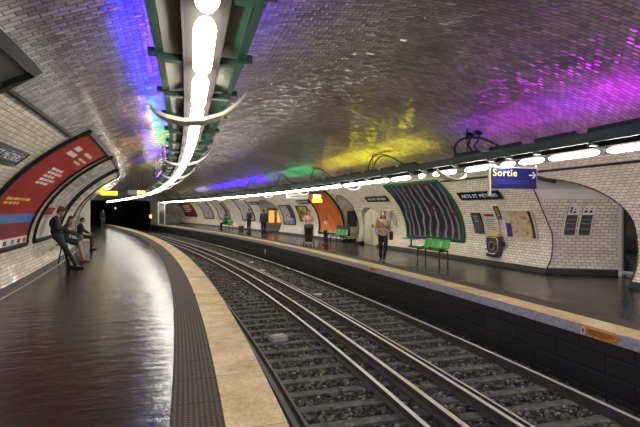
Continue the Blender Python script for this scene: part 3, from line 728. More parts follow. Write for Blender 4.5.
# ------------------------------------------------------------------ posters and signs
def curved(s0, s1, a0, a1, off, th=.006, mb=None, mi=0, metres=True):
    """a slab that follows the vault; UV in metres with u along the reading direction"""
    mb = mb or MB(); ns = max(2, int(abs(s1-s0)/.25)); na = max(2, int(abs(a1-a0)/.04))
    rows = {}
    S_ = [s0+(s1-s0)*i/ns for i in range(ns+1)]; A_ = [a0+(a1-a0)*j/na for j in range(na+1)]
    left = a0 > PI/2
    uv = [[((s if left else -s), -arc(a) if left else arc(a)) for a in A_] for s in S_]
    front = [[PV(s, a, off+th) for a in A_] for s in S_]; back = [[PV(s, a, off) for a in A_] for s in S_]
    mb.grid(front, uv, mi, flip=False); mb.grid(back, uv, mi, flip=True)
    ring_f = [front[i][0] for i in range(ns+1)]+[front[ns][j] for j in range(1, na+1)]+[front[i][na] for i in range(ns-1, -1, -1)]+[front[0][j] for j in range(na-1, 0, -1)]
    ring_b = [back[i][0] for i in range(ns+1)]+[back[ns][j] for j in range(1, na+1)]+[back[i][na] for i in range(ns-1, -1, -1)]+[back[0][j] for j in range(na-1, 0, -1)]
    n = len(ring_f); mb.add(ring_f+ring_b, [(i, n+i, n+(i+1) % n, (i+1) % n) for i in range(n)], mi=mi)
    return mb
def ring(s0, s1, a0, a1, off, r):
    pts = [PV(s, a0, off) for s in arange(s0, s1, .3)]+[PV(s1, a, off) for a in arange(a0, a1, .05)][1:]+[PV(s, a1, off) for s in arange(s0, s1, .3)[::-1]][1:]+[PV(s0, a, off) for a in arange(a0, a1, .05)[::-1]][1:-1]
    mb = MB(); m = len(pts); n = 4; vs, fs = [], []
    c = sum(pts, Vector())/m
    # square section: one pair of corners towards the room, one pair across
    for i, p in enumerate(pts):
        t = (pts[(i+1) % m]-pts[i-1]).normalized()
        nn = (PV((s0+s1)/2, (a0+a1)/2, 1.0)-PV((s0+s1)/2, (a0+a1)/2, 0)).normalized()
        q = t.cross(nn).normalized()
        vs += [p+q*r+nn*r*.8, p-q*r+nn*r*.8, p-q*r-nn*r*.8, p+q*r-nn*r*.8]
    for i in range(m):
        j = (i+1) % m
        fs += [(i*n+k, i*n+(k+1) % n, j*n+(k+1) % n, j*n+k) for k in range(n)]
    return mb.add(vs, fs)
def poster(s0, s1, a0, a1, label, art, frame='frame', name='advertising_poster', r=.045, pieces=()):
    if a0 > a1: a0, a1 = a1, a0
    t = thing(name, label, 'poster', PV((s0+s1)/2, (a0+a1)/2))
    ring(s0, s1, a0, a1, .04, r).build('frame', frame, t)
    sh = curved(s0+.02, s1-.02, a0+.006, a1-.006, .02, .008).build('sheet', art, t); t['_sheet'] = sh.name
    for (p0, p1, b0, b1, m, nm) in pieces: curved(p0, p1, b0, b1, .031, .003).build(nm, m, sh)
    del t['_sheet']; SHEET[t.name] = sh; return t
SHEET = {}
def lines(s0, s1, a0, a1, n, m, nm, frac=None, words=False):
    """rows of small print, one curved bar per row"""
    out = []; left = a0 > PI/2
    for k in range(n):
        t0 = a0+(a1-a0)*(k+.15)/n; t1 = a0+(a1-a0)*(k+.75)/n
        e = s0+(s1-s0)*((frac or [1])[k % len(frac or [1])])
        if words:
            q = random.Random(k*7+n); cur = s0; sg = 1 if e > s0 else -1
            while (e-cur)*sg > .12:
                w = min(abs(e-cur), q.uniform(.14, .42)); out.append((min(cur, cur+sg*w), max(cur, cur+sg*w), min(t0, t1), max(t0, t1), m, nm)); cur += sg*(w+.07)
            continue
        out.append((min(s0, e), max(s0, e), min(t0, t1), max(t0, t1), m, nm))
    return out
# right wall
poster(13.85, 17.4, -.05, .60, 'curved poster of dark coats in a green frame behind the bright green bench', 'art_coats', 'frame_green')
poster(23.35, 26.5, -.16, .60, 'large curved orange poster behind the far green bench', 'art_orange', r=.05)
poster(30.25, 32.35, -.01, .38, 'red white and blue poster left of the stroller, beside the arched passage', 'art_mixed', r=.03, pieces=[(30.3, 30.75, .0, .09, 'poster_blue', 'blue_square'), (30.3, 30.95, .12, .37, 'navy', 'dark_strip')])
poster(27.7, 29.4, .08, .36, 'yellow and black poster on the wall behind the stroller', 'art_yellowblack', r=.03)
poster(38.6, 41.6, .02, .58, 'pale curved poster with black outline behind the man in black', 'art_mono', r=.04)
poster(45.2, 48.6, .02, .58, 'grey curved poster near the far green bench', 'art_mono', r=.04, pieces=[(45.6, 46.4, .1, .5, 'darkgrey', 'dark_strip')])
poster(50.5, 54.0, .02, .58, 'pale curved poster, last one before the dark red poster', 'art_mixed', r=.04)
poster(57.0, 62.0, .06, .54, 'dark red curved poster at the far end of the right wall', 'red_dark', r=.04, pieces=lines(61.4, 57.6, .48, .2, 4, 'cream', 'print_line', [.9, .7, .8, .5]))
# small notices by the terminal
def notice(s0, s1, a0, a1, label, sheet, pieces=(), name='wall_notice', frame='frame', r=.012):
    return poster(s0, s1, a0, a1, label, sheet, frame, name, r, pieces)
notice(12.84, 13.28, .06, .25, 'dark green notice panel left of the red-headed notice', 'darkgrey', lines(13.2, 12.9, .23, .16, 3, 'grey', 'print_line', [.7, .5, .6]))
notice(12.14, 12.74, .075, .25, 'beige notice with a red heading above the steel help terminal', 'cream', [(12.25, 12.66, .222, .243, 'red', 'heading')]+lines(12.66, 12.2, .2, .09, 6, 'grey', 'print_line', [.9, .8, .95, .6]), frame='cream_metal')
notice(11.93, 12.1, .20, .315, 'small dark grey plaque between the beige notice and the map', 'darkgrey', lines(12.07, 11.96, .3, .22, 3, 'grey', 'print_line'))
notice(10.72, 11.86, .04, .28, 'framed beige area map with purple block, right of the steel help terminal', 'art_map', [(11.62, 11.82, .045, .165, 'purple', 'purple_block'), (11.62, 11.82, .175, .27, 'cream', 'map_index'), (10.75, 10.86, .045, .272, 'black', 'dark_edge')], frame='cream_metal', r=.018)
notice(18.2, 18.98, .07, .28, 'faded grey notice on the tiles behind the walking woman', 'art_mono', frame='cream_metal', r=.02)
# left wall
red = lines(11.5, 13.3, 2.57, 2.69, 5, 'white', 'title_line', [.75, .95, .6, .85, .7], True)+lines(10.6, 12.4, 2.78, 2.83, 2, 'poster_yellow', 'date_line', [1, .6], True)
red += [(10.08, 13.88, 2.885, 2.945, 'poster_blue', 'blue_band')]+lines(10.4, 12.0, 2.90, 2.93, 1, 'poster_yellow', 'band_text')
red += [(10.08, 13.88, 2.945, 3.045, 'red_dark', 'lower_panel')]
red += [(10.5, 11.7, 2.975, 2.99, 'white', 'small_print'), (12.1, 13.5, 2.97, 2.985, 'white', 'small_print'), (10.5, 11.5, 3.005, 3.018, 'white', 'small_print'), (12.2, 13.3, 3.0, 3.013, 'white', 'small_print')]
red += [(10.08, 13.88, 3.045, 3.10, 'white', 'logo_strip')]
POST_L = poster(10.0, 13.95, 2.36, 3.11, 'large curved red poster with blue band on the left wall', 'red', pieces=red)
for k, (s, m) in enumerate(((11.2, 'poster_yellow'), (11.8, 'navy'), (12.4, 'poster_blue'), (12.95, 'black'), (13.5, 'red'))):
    curved(s, s+.28, 3.058, 3.088, .034, .003).build('logo', m, SHEET[POST_L.name])
for s0, s1, a0, a1, m in ((10.9, 11.5, 2.43, 2.452, 'white'), (10.9, 11.8, 2.465, 2.487, 'white'), (12.1, 13.2, 2.43, 2.447, 'cream'), (12.3, 13.5, 2.47, 2.482, 'cream'), (12.3, 13.2, 2.495, 2.507, 'cream')):
    curved(s0, s1, a0, a1, .031, .003).build('headline', m, SHEET[POST_L.name])
poster(1.9, 5.92, 2.35, 3.11, 'large dark framed poster panel at the left picture edge', 'darkgrey', r=.06)
poster(14.8, 18.6, 2.355, 3.11, 'pale grey curved poster with a red band behind the leaning man', 'art_mono', pieces=[(14.85, 16.4, 2.84, 2.90, 'red', 'red_band'), (14.9, 18.5, 2.93, 3.09, 'white', 'lower_panel')]+lines(15.3, 17.6, 2.5, 2.7, 4, 'grey', 'print_line', [.9, .6, .8, .7]))
poster(19.5, 23.2, 2.355, 3.11, 'cream curved poster on the left wall behind the seated woman', 'cream', pieces=lines(19.9, 22.4, 2.5, 2.9, 6, 'grey', 'print_line', [.8, .6, .9, .5]))

def wall_frame(s, a, off, right=True):
    """matrix of a flat sign on the vault: X reading direction, Y up the wall, Z into the station"""
    U = (PV(s, a+.01)-PV(s, a-.01)).normalized(); X = -tan(s)
    if not right: U = -U; X = tan(s)
    Z = X.cross(U).normalized(); p = PV(s, a, off)
    return Matrix(((X.x, U.x, Z.x, p.x), (X.y, U.y, Z.y, p.y), (X.z, U.z, Z.z, p.z), (0, 0, 0, 1)))
def station_sign(s, a, w, h, label, right=True, off=.05):
    t = thing('station_name_sign', label, 'sign'); t.matrix_world = wall_frame(s, a, off, right)
    pl = MB().box((0, 0, 0), (w, h, .03)).build('plate', 'navy', t, local=True, bevel=.004)
    mb = MB(); b = .014
    for c, sz in (((0, h/2-b/2, .018), (w, b, .012)), ((0, -h/2+b/2, .018), (w, b, .012)), ((w/2-b/2, 0, .018), (b, h, .012)), ((-w/2+b/2, 0, .018), (b, h, .012))): mb.box(c, sz)
    mb.build('rim', 'black', pl, local=True)
    vs, fs = text_mesh('ARTS ET MÉTIERS', h*.62, .002, xs=1.0); k = (w*.86)/(max(v.x for v in vs)-min(v.x for v in vs))
    MB().add([Vector((v.x*k, v.y-.01, v.z+.018)) for v in vs], fs).build('lettering', 'white_txt', pl, local=True)
    mb = MB()
    for x in (-w*.4, w*.4): mb.box((x, 0, -.05), (.04, h*.5, .09))
    mb.build('bracket', 'black', t, local=True); return t
station_sign(12.42, .425, 2.0, .31, 'dark blue station name sign left below the hanging exit sign')
station_sign(18.9, .437, 1.95, .30, 'dark blue station name sign above the walking woman')
station_sign(27.6, .443, 1.95, .30, 'dark blue station name sign above the stroller')
station_sign(37.0, .46, 1.95, .30, 'dark station name sign above the man in black')
station_sign(8.15, 2.59, 2.0, .31, 'dark blue station name sign on the left vault above the red poster', False)

# hanging exit sign
t = thing('exit_sign', 'blue hanging exit sign lettered Sortie in yellow with white arrow', 'sign', P(8.3, 5.94, 2.385), ph(8.3))
sb_ = MB().box((0, 0, 0), (1.14, .09, .43)).build('sign_box', 'blue', t, local=True, bevel=.008)
vs, fs = text_mesh('Sortie', .205, .004); k = .60/(max(v.x for v in vs)-min(v.x for v in vs))
MB().add([Vector((v.x*k-.25, -.048-v.z, v.y+.105)) for v in vs], fs).build('lettering', 'yellow_txt', sb_, local=True)
mb = MB(); mb.box((.44, -.05, .075), (.16, .008, .026))
for q in (1, -1): mb.box((.492, -.05, .075+q*.033), (.10, .008, .026), Matrix.Rotation(q*.78, 3, 'Y'))
mb.build('arrow', 'white_txt', sb_, local=True)
mb = MB()
for z in (-.05, -.10): mb.box((-.05, -.047, z), (.8, .004, .022))
mb.build('faint_print', mat('faint_blue_print', (.03, .045, .34), .4), sb_, local=True)
mb = MB(); mb.box((-.60, 0, -.05), (.05, .05, .62)); mb.box((.585, 0, .04), (.03, .05, .5)); mb.box((0, 0, .235), (1.2, .04, .03)); mb.build('hanger', 'cream_metal', t, local=True)
# lit signs on the left and on the right
t = thing('train_indicator', 'hanging grey train indicator with two lit amber panels over the left platform', 'display', P(28, -1.42, 2.52), ph(28))
MB().box((0, 0, .16), (1.0, .22, .32)).build('case', 'darkgrey', t, local=True, bevel=.01)
for x in (.12, .36): MB().box((x, -.113, .17), (.19, .01, .20)).build('amber_panel', 'lit_amber', t, local=True)
MB().box((-.24, -.113, .17), (.42, .01, .22)).build('blank_panel', 'grey', t, local=True)
MB().tube([(-.3, 0, .32), (-.3, 0, .95)], .012, 6).tube([(.3, 0, .32), (.3, 0, 1.0)], .012, 6).build('rod', 'black', t, local=True)
t = thing('hanging_sign', 'lit yellow hanging sign over the left platform beyond the pillar', 'sign', P(30, -2.75, 2.58), ph(30))
MB().box((0, 0, .12), (.86, .14, .24)).build('sign_box', 'lit_yellow', t, local=True, bevel=.008)
MB().box((0, 0, .25), (.9, .16, .03)).tube([(.3, 0, .26), (.3, 0, .62)], .012, 6).tube([(-.3, 0, .26), (-.3, 0, .48)], .012, 6).build('hanger', 'black', t, local=True)
t = thing('hanging_sign', 'lit yellow hanging sign over the right platform in front of the orange poster', 'sign', P(22.6, 7.0, 2.12), ph(23))
MB().box((0, 0, .08), (.52, .12, .16)).build('lower_panel', 'lit_yellow', t, local=True, bevel=.006)
MB().box((0, 0, .30), (.40, .14, .20)).build('upper_box', mat('lit_cream_box', (1, .9, .6), .5, emit=.9, ecol=(1, .85, .45)), t, local=True, bevel=.006)
MB().box((0, 0, .18), (.2, .05, .05)).tube([(.1, 0, .4), (.1, 0, 1.06)], .012, 6).tube([(-.1, 0, .4), (-.1, 0, 1.06)], .012, 6).build('hanger', 'black', t, local=True)
t = thing('direction_panel', 'long pale hanging panel over the right platform left of the yellow sign', 'sign', P(24.2, 6.55, 2.38), ph(24))
MB().box((0, 0, .08), (1.25, .10, .24)).build('panel', 'white', t, local=True, bevel=.006)
MB().box((.05, -.053, .08), (.95, .006, .05)).build('print_line', 'grey', t, local=True)
MB().tube([(.4, 0, .2), (.4, 0, .9)], .012, 6).tube([(-.4, 0, .2), (-.4, 0, .9)], .012, 6).build('rod', 'black', t, local=True)
# pictogram panels on the exit passage jamb
def jamb(d, z, off=0.0):
    dv = vault(a_of_z(min(z, 2.2)))[0]; s = 10.22-.62*(d-dv); q = P(s, d, z); e = (P(s-.62, d+1, z)-q).normalized(); nn = Vector((e.y, -e.x, 0)); return q+nn*off, e, nn
for d, lab, dots in ((9.30, 'left pictogram panel on the tiled jamb of the exit passage', [(-.05, .06, .05), (-.055, 0, .045), (.03, .03, .03), (.03, -.05, .05), (-.04, -.055, .04)]), (9.60, 'right pictogram panel on the tiled jamb of the exit passage', [(-.05, -.03, .06), (.05, -.03, .06), (-.05, .05, .03), (.05, .05, .03)])):
    t = thing('pictogram_panel', lab, 'sign', jamb(d, 1.04)[0])
    def jp(d0, d1, z0, z1, off, th=.006):
        mb = MB(); zs = arange(z0, z1, .1); fr = [[jamb(d0, z, off+th)[0], jamb(d1, z, off+th)[0]] for z in zs]; bk = [[jamb(d0, z, off)[0], jamb(d1, z, off)[0]] for z in zs]
        mb.grid(fr, flip=True); mb.grid(bk); n = len(zs)
        lp = lambda g: [r[0] for r in g]+[r[1] for r in g[::-1]]
        a, b = lp(fr), lp(bk); m = len(a); return mb.add(a+b, [(i, (i+1) % m, m+(i+1) % m, m+i) for i in range(m)])
    pl = jp(d-.125, d+.125, 1.04, 1.84, .004, .014).build('plate', 'white', t)
    gf = jp(d-.112, d+.112, 1.05, 1.59, .019).build('grey_field', 'darkgrey', t)
    for z in (1.45, 1.35, 1.2): jp(d-.085, d+.085, z, z+.02, .026, .003).build('print_line', 'grey', gf)
    for x, z, r in dots: jp(d+x-r/2, d+x+r/2, 1.71+z-r/2, 1.71+z+r/2, .019, .004).build('pictogram', 'black', pl)
    jp(d-.125, d-.112, 1.60, 1.84, .019, .004).build('edge_strip', 'black', pl)
# help terminal on the wall
s = 12.3; q = P(s, vault(a_of_z(.6))[0]-.02, .58)
t = thing('help_terminal', 'steel help terminal with round dark speaker on the tiles below the beige notice', 'terminal', q, ph(s))
mb = MB(); mb.box((-.08, 0, 0), (.18, .58, .64)); mb.build('case', 'darkgrey', t, local=True, bevel=.03)
mb = MB(); pts = [(-.19, y, z) for y, z in ((-.22, .28), (.22, .28), (.26, .2), (.26, -.12), (.16, -.24), (-.16, -.24), (-.26, -.12), (-.26, .2))]
mb.tube(pts, .03, 8, closed=True); mb.build('steel_rim', 'chrome', t, local=True, smooth=True)
mb = MB(); mb.cyl((-.18, .0, .02), .15, .04, (1, 0, 0), 24); sd = mb.build('speaker_disc', 'chrome', t, local=True)
mb = MB(); mb.cyl((-.205, .0, .02), .10, .02, (1, 0, 0), 24); mb.build('speaker_grille', 'black', sd, local=True)
MB().box((-.17, 0, -.29), (.10, .5, .09)).build('foot_shelf', 'black', t, local=True, bevel=.01)
MB().box((-.1, 0, .36), (.1, .42, .07)).build('yellow_header', 'poster_yellow', t, local=True, bevel=.005)
mb = MB(); mb.box((-.12, -.37, .1), (.14, .12, .14)); mb.tube([(-.1, -.28, .1), (-.1, -.37, .1)], .02, 8); mb.build('side_handset', 'black', t, local=True, bevel=.015)

# ------------------------------------------------------------------ benches
def seat_shell(w=.44):
    prof = [(.22, .455), (.20, .47), (.10, .445), (-.04, .432), (-.15, .45), (-.19, .53), (-.215, .63), (-.235, .735), (-.24, .75)]   # (y towards front, z)
    mb = MB(); n = 8; top, bot = [], []
    for y, z in prof:
        r, b = [], []
        for k in range(n+1):
            x = (k/n-.5)*w; c = (abs(k/n-.5)*2)**2.5
            fl = .035*c; r.append(Vector((x, y+fl*(.6 if z > .5 else 0), z+fl*(1 if z < .5 else 0)))); b.append(r[-1]+Vector((0, -.012 if z > .5 else 0, -.014 if z < .55 else 0)))
        top.append(r); bot.append(b)
    mb.grid(top, flip=True); mb.grid(bot)
    loop = lambda g: g[0]+[r[-1] for r in g[1:]]+g[-1][-2::-1]+[r[0] for r in g[-2:0:-1]]
    a, b = loop(top), loop(bot); m = len(a); mb.add(a+b, [(i, (i+1) % m, m+(i+1) % m, m+i) for i in range(m)])
    return mb
def bench(name, label, loc, rz, xs, plate=None, group=None, z=0.0, frame='black'):
    t = thing(name, label, 'bench', loc, rz, group)
    first = None
    for x in xs:
        if first is None: o = seat_shell().build('seat', 'seat_green', t, local=True, smooth=True); first = o
        else:
            o = first.copy(); COL.objects.link(o); o.parent = t
        o.location = (x, 0, 0)
    x0, x1 = min(xs)-.15, max(xs)+.15
    ext = [x0-.05, x1+.05]+([plate] if plate is not None else [])
    MB().box(((min(ext)+max(ext))/2, -.02, .405), (max(ext)-min(ext)+.3, .06, .05)).build('beam', frame, t, local=True)
    for x in (x0, x1):
        for y in (.15, -.17): MB().tube([(x, y, 0), (x, y, .39)], .022, 8).build('leg', frame, t, local=True)
        MB().box((x, -.01, .385), (.045, .36, .03)).build('leg_bracket', frame, t, local=True)
    if plate is not None:
        MB().box((plate, -.02, .70), (.75, .28, .035)).build('perch_plate', 'teal', t, local=True, bevel=.01)
        MB().tube([(plate, -.02, .42), (plate, -.02, .69)], .03, 8).build('perch_post', frame, t, local=True)
    return t
bf = lambda s: rz_of(-nrm(s))
bench('bench', 'bright green three-seat bench with a teal perch in front of the dark coats poster', P(13.6, 7.45, 0), bf(13.6), (-.50, 0, .50), plate=1.35)
b2 = bench('bench', 'green bench with dark frame in front of the orange poster', P(21.6, 7.72, 0), bf(21.6), (-.46, 0, .46), frame='black')
MB().box((0, -.27, .70), (1.55, .03, .5)).build('back_panel', 'black', b2, local=True)
b3 = bench('bench', 'green bench with a person sitting on it near the far end of the right platform', P(42.0, 7.6, 0), bf(42), (-.92, -.46, 0, .46, .92))
lf = lambda s: rz_of(nrm(s))
t = thing('perch_bench', 'teal perch bench along the left wall under the seated woman', 'bench', P(17.9, -3.98, 0), lf(17.9))
MB().box((0, 0, .62), (1.9, .30, .05)).build('seat', 'teal', t, local=True, bevel=.015)
for x in (-.8, .8): MB().tube([(x, -.10, 0), (x, 0, .6)], .022, 8).build('leg', 'black', t, local=True)
t = thing('perch_bench', 'teal perch bench along the left wall just before the pillar', 'bench', P(23.0, -3.95, 0), lf(23.0))
MB().box((0, 0, .5), (1.4, .30, .05)).build('seat', 'teal', t, local=True, bevel=.015)
for x in (-.55, .55): MB().tube([(x, -.10, 0), (x, 0, .48)], .022, 8).build('leg', 'black', t, local=True)

# pillar, posts, cabinets
mb = MB(); mb.box((0, 0, 1.12), (.50, .55, 2.24)); o = mb.build('pillar', 'white', local=True, bevel=.01); o.location = P(29.6, -3.98, 0); o.rotation_euler = (0, 0, ph(29.6)); tag(o, 'square cream pillar against the left wall beside the lit passage', 'pillar')
t = thing('platform_end_board', 'white framed notice board post at the far end of the right platform', 'board', P(59.8, 5.35, 0), ph(60))
MB().box((-.30, 0, 1.35), (.12, .12, 2.7)).build('post', 'white', t, local=True); MB().box((.45, 0, 1.35), (.10, .12, 2.7)).build('post', 'white', t, local=True)
MB().box((.08, 0, 2.62), (.8, .1, .14)).build('top_rail', 'white', t, local=True); MB().box((.10, -.06, 1.95), (.55, .04, .7)).build('notice', 'mono' if 'mono' in M else 'grey', t, local=True)
MB().box((.10, -.06, .75), (.5, .2, 1.1)).build('cabinet', 'darkgrey', t, local=True, bevel=.01)
t = thing('track_signal', 'small green track signal lamp inside the dark tunnel mouth', 'signal', P(72, 1.9, -.95), ph(72))
MB().tube([(0, 0, 0), (0, 0, 2.6)], .05, 8).build('post', 'black', t, local=True); MB().box((0, 0, 2.85), (.3, .2, .6)).build('signal_head', 'black', t, local=True, bevel=.02)
MB().cyl((0, -.11, 2.95), .10, .03, (0, 1, 0), 14).build('lens', 'lit_green', t, local=True)
t = thing('track_lamp', 'small warm lamp on a post beside the tunnel mouth', 'lamp', P(62.5, 4.7, -.95), ph(62))
MB().tube([(0, 0, 0), (0, 0, 1.7)], .04, 8).build('post', 'black', t, local=True); MB().box((0, -.02, 1.9), (.26, .14, .42)).build('lamp_head', 'lit_amber', t, local=True, bevel=.02)
# vending machines glowing in the far passage
t = thing('vending_machine', 'grey vending machine with two lit orange windows in the far arched passage', 'vending machine', P(36.2, 9.75, 0), rz_of(-tan(36)))
MB().box((0, 0, .95), (1.6, .5, 1.9)).build('cabinet', 'grey', t, local=True, bevel=.02)
for x in (-.36, .36): MB().box((x, .255, 1.2), (.46, .02, .95)).build('lit_window', 'lit_orange', t, local=True)
MB().box((0, .255, 1.80), (1.4, .02, .12)).build('header', 'red', t, local=True)
# dark cabinet in the narrow passage
t = thing('wall_cabinet', 'dark framed notice with a small white box below in the narrow passage', 'notice', P(23.13, 9.3, 0), rz_of(-tan(23)))
MB().box((0, .02, 1.25), (.6, .04, .85)).build('panel', 'darkgrey', t, local=True, bevel=.005); MB().box((0, .06, .62), (.34, .10, .26)).build('box', 'white', t, local=True, bevel=.01)
# ceiling lamps in the passages
def passage_lamp(s, d, z, label):
    t = thing('passage_lamp', label, 'lamp', P(s, d, z), ph(s))
    MB().box((0, 0, .06), (1.1, .16, .05)).build('tray', 'cream_metal', t, local=True); MB().box((0, 0, .02), (1.0, .09, .04)).build('diffuser', 'lit_white', t, local=True)
passage_lamp(8.7, 9.45, 2.12, 'white strip lamp under the exit passage ceiling')
passage_lamp(25.7, 2*DC-9.6, 2.3, 'white strip lamp under the left passage ceiling'); passage_lamp(34.8, 9.9, 2.35, 'white strip lamp under the far passage ceiling')

# ------------------------------------------------------------------ people
def blob(items, voxel, name, m, parent, smooth=3, factor=.5):
    mb = MB()
    for it in items:
        if it[0] == 'e': mb.ico(it[1], 1.0, 3, scale=it[2], rot=it[3] if len(it) > 3 else None)
        else:
            p0, r0, p1, r1 = Vector(it[0]), it[1], Vector(it[2]), it[3]; L = (p1-p0).length; n = max(1, int(L/(min(r0, r1)*.45)))
            for k in range(n+1): mb.ico(p0.lerp(p1, k/n), r0+(r1-r0)*k/n, 2 if r0 > .015 else 1)
    o = mb.build('tmp', m, local=True); r = o.modifiers.new('r', 'REMESH'); r.mode = 'VOXEL'; r.voxel_size = voxel; r.use_smooth_shade = True
    if smooth: q = o.modifiers.new('s', 'SMOOTH'); q.iterations = smooth; q.factor = factor
    me = evaluate(o); old = o.data; bpy.data.objects.remove(o); bpy.data.meshes.remove(old)
    me.name = name; me.materials.clear(); me.materials.append(M[m] if isinstance(m, str) else m); me.polygons.foreach_set('material_index', [0]*len(me.polygons))
    x = bpy.data.objects.new(name, me); COL.objects.link(x); x.parent = parent; return x
STAND = dict(pelvis=(0, 0, .94), waist=(0, .01, 1.08), chest=(0, .0, 1.28), neck=(0, -.01, 1.47), head=(0, .03, 1.62),
    shL=(-.175, -.01, 1.42), elL=(-.235, -.04, 1.14), wrL=(-.245, .05, .90), shR=(.175, -.01, 1.42), elR=(.235, -.04, 1.14), wrR=(.245, .05, .90),
    hipL=(-.09, 0, .92), knL=(-.10, .03, .50), anL=(-.105, -.02, .085), hipR=(.09, 0, .92), knR=(.10, .03, .50), anR=(.105, -.02, .085), toeL=(-.12, .16, .03), toeR=(.12, .16, .03))
SKIN = mat('skin', (.50, .29, .20), .5, var=.08); SKIN_D = mat('tan_skin', (.34, .18, .11), .5, var=.08)
def hand(items, w, d, across, palm):
    d, across, palm = d.normalized(), across.normalized(), palm.normalized()
    items.append((w, .024, w+d*.03, .028))
    for k, l in ((-1.5, .062), (-.5, .074), (.5, .078), (1.5, .070)):
        b = w+d*.035+across*k*.019; e = w+d*.085+across*k*.021; items.append((b, .015, e, .011))
        m = e+(d*.9+palm*.35).normalized()*l*.5; items.append((e, .0095, m, .009)); items.append((m, .009, m+(d*.6+palm*.7).normalized()*l*.5, .0075))
    b = w+d*.03+across*.030; m = b+(d*.6+across*.8)*.035; items.append((b, .014, m, .011)); items.append((m, .011, m+(d*.85+across*.3+palm*.3)*.03, .009))
def person(label, loc, rz, scale=1.0, J=None, skin=SKIN, hair=None, top=None, legs=None, shoes=None, voxel=.008, bulk=1.0, long_hair=False, skirt=None, sleeves=True, hat=None, bare_legs=False, look=None):
    j = dict(STAND); j.update(J or {}); j = {k: Vector(v) for k, v in j.items()}
    t = thing('person', label, 'person', loc, rz); t.scale = (scale,)*3
    b = bulk; up = (j['neck']-j['chest']).normalized(); it = []
    hd = j['head']; fwd = Vector(look).normalized() if look else Vector((0, 1, -.12)).normalized(); rt = fwd.cross(Vector((0, 0, 1))).normalized(); hu = rt.cross(fwd)
    R = Matrix((rt, fwd, hu)).transposed()
    at = lambda x, y, z: hd+R @ Vector((x, y, z))
    it += [('e', hd+R @ Vector((0, -.005, .012)), (.075, .094, .108), R), ('e', at(0, .03, -.052), (.052, .058, .058), R)]
    it += [(at(0, .086, .01), .010, at(0, .104, -.022), .014), (at(-.033, .082, .028), .012, at(.033, .082, .028), .012), (at(-.016, .083, -.058), .010, at(.016, .083, -.058), .010)]
    for q in (-1, 1): it.append(('e', at(q*.079, -.008, -.005), (.014, .022, .033), R))
    it.append((j['neck']-up*.03, .058, at(0, -.015, -.05), .052))
    it += [('e', j['chest'], (.155*b, .105*b, .17)), ('e', j['waist'], (.135*b, .095*b, .13)), ('e', j['pelvis'], (.155*b, .11*b, .12)), (j['chest'], .10*b, j['pelvis'], .10*b), (j['chest'], .09, j['neck'], .06)]
    for s in 'LR':
        it += [(j['chest']+up*.10, .07, j['sh'+s], .058), (j['sh'+s], .056, j['el'+s], .041), (j['el'+s], .041, j['wr'+s], .028)]
        it += [(j['hip'+s], .088*b, j['kn'+s], .056), (j['kn'+s], .056, j['an'+s], .038), ('e', j['kn'+s].lerp(j['an'+s], .3)+Vector((0, -.012, 0)), (.052, .052, .10)), (j['an'+s], .036, j['toe'+s].lerp(j['an'+s], .15)-Vector((0, 0, .0)), .028)]
        d = j['wr'+s]-j['el'+s]; side = Vector((-1 if s == 'R' else 1, 0, 0)); ac = Vector((0, 1, 0)) if abs(d.normalized().y) < .8 else Vector((0, 0, 1))
        pal = side; ac = (ac-d*ac.dot(d)/d.length_squared).normalized(); hand(it, j['wr'+s], d, ac, pal)
    body = blob(it, voxel, 'body', skin, t, 3, .4)
    eye = MB()
    for q in (-1, 1):
        e = MB(); e.ico(at(q*.031, .088, .010), .010, 2); e.build('eye', 'black', t, local=True)
    MB().ico(at(0, .092, -.056), .02, 2, scale=(1, .3, .28), rot=R).build('mouth', cmat('lips', (.30, .09, .08)), t, local=True)
    if hair:
        hi = [('e', at(0, -.022, .032), (.086, .100, .104), R), ('e', at(0, -.05, -.02), (.078, .062, .08), R)]
        if long_hair: hi += [(at(-.055, -.05, -.02), .042, at(-.07, -.05, -.19), .034), (at(.055, -.05, -.02), .042, at(.07, -.05, -.19), .034), (at(0, -.07, -.02), .055, at(0, -.085, -.2), .045)]
        if hat: hi += [('e', at(0, 0, .10), (.115, .13, .045), R), ('e', at(-.06, -.02, .06), (.07, .09, .06), R), ('e', at(.06, -.02, .06), (.07, .09, .06), R)]
        blob(hi, .012, 'hair', hair, t, 3)
    if top:
        ti = [('e', j['chest'], (.182*b, .135*b, .185)), ('e', j['waist'], (.165*b, .128*b, .15)), ('e', j['pelvis']+Vector((0, 0, .02)), (.182*b, .138*b, .115)), (j['chest'], .12*b, j['pelvis'], .12*b), (j['chest'], .10, j['neck']-up*.015, .068)]
        for s in 'LR':
            ti += [(j['chest']+up*.10, .085, j['sh'+s], .074), (j['sh'+s], .074, j['sh'+s].lerp(j['el'+s], 1 if sleeves else .4), .058)]
            if sleeves: ti += [(j['el'+s], .058, j['el'+s].lerp(j['wr'+s], .9), .045)]
        blob(ti, .013, 'jacket' if sleeves else 'shirt', top, t, 2)
    if skirt:
        si = [('e', j['pelvis'], (.18*b, .14*b, .12))]
        for s in 'LR': si.append((j['hip'+s], .11, j['hip'+s].lerp(j['kn'+s], .75), .095))
        blob(si, .013, 'skirt', skirt, t, 2)
    if legs:
        li = [('e', j['pelvis'], (.165*b, .12*b, .125))]
        for s in 'LR': li += [(j['hip'+s], .10*b, j['kn'+s], .068), (j['kn'+s], .068, j['an'+s]+(j['kn'+s]-j['an'+s]).normalized()*.02, .052)]
        blob(li, .012, 'trousers', legs, t, 2)
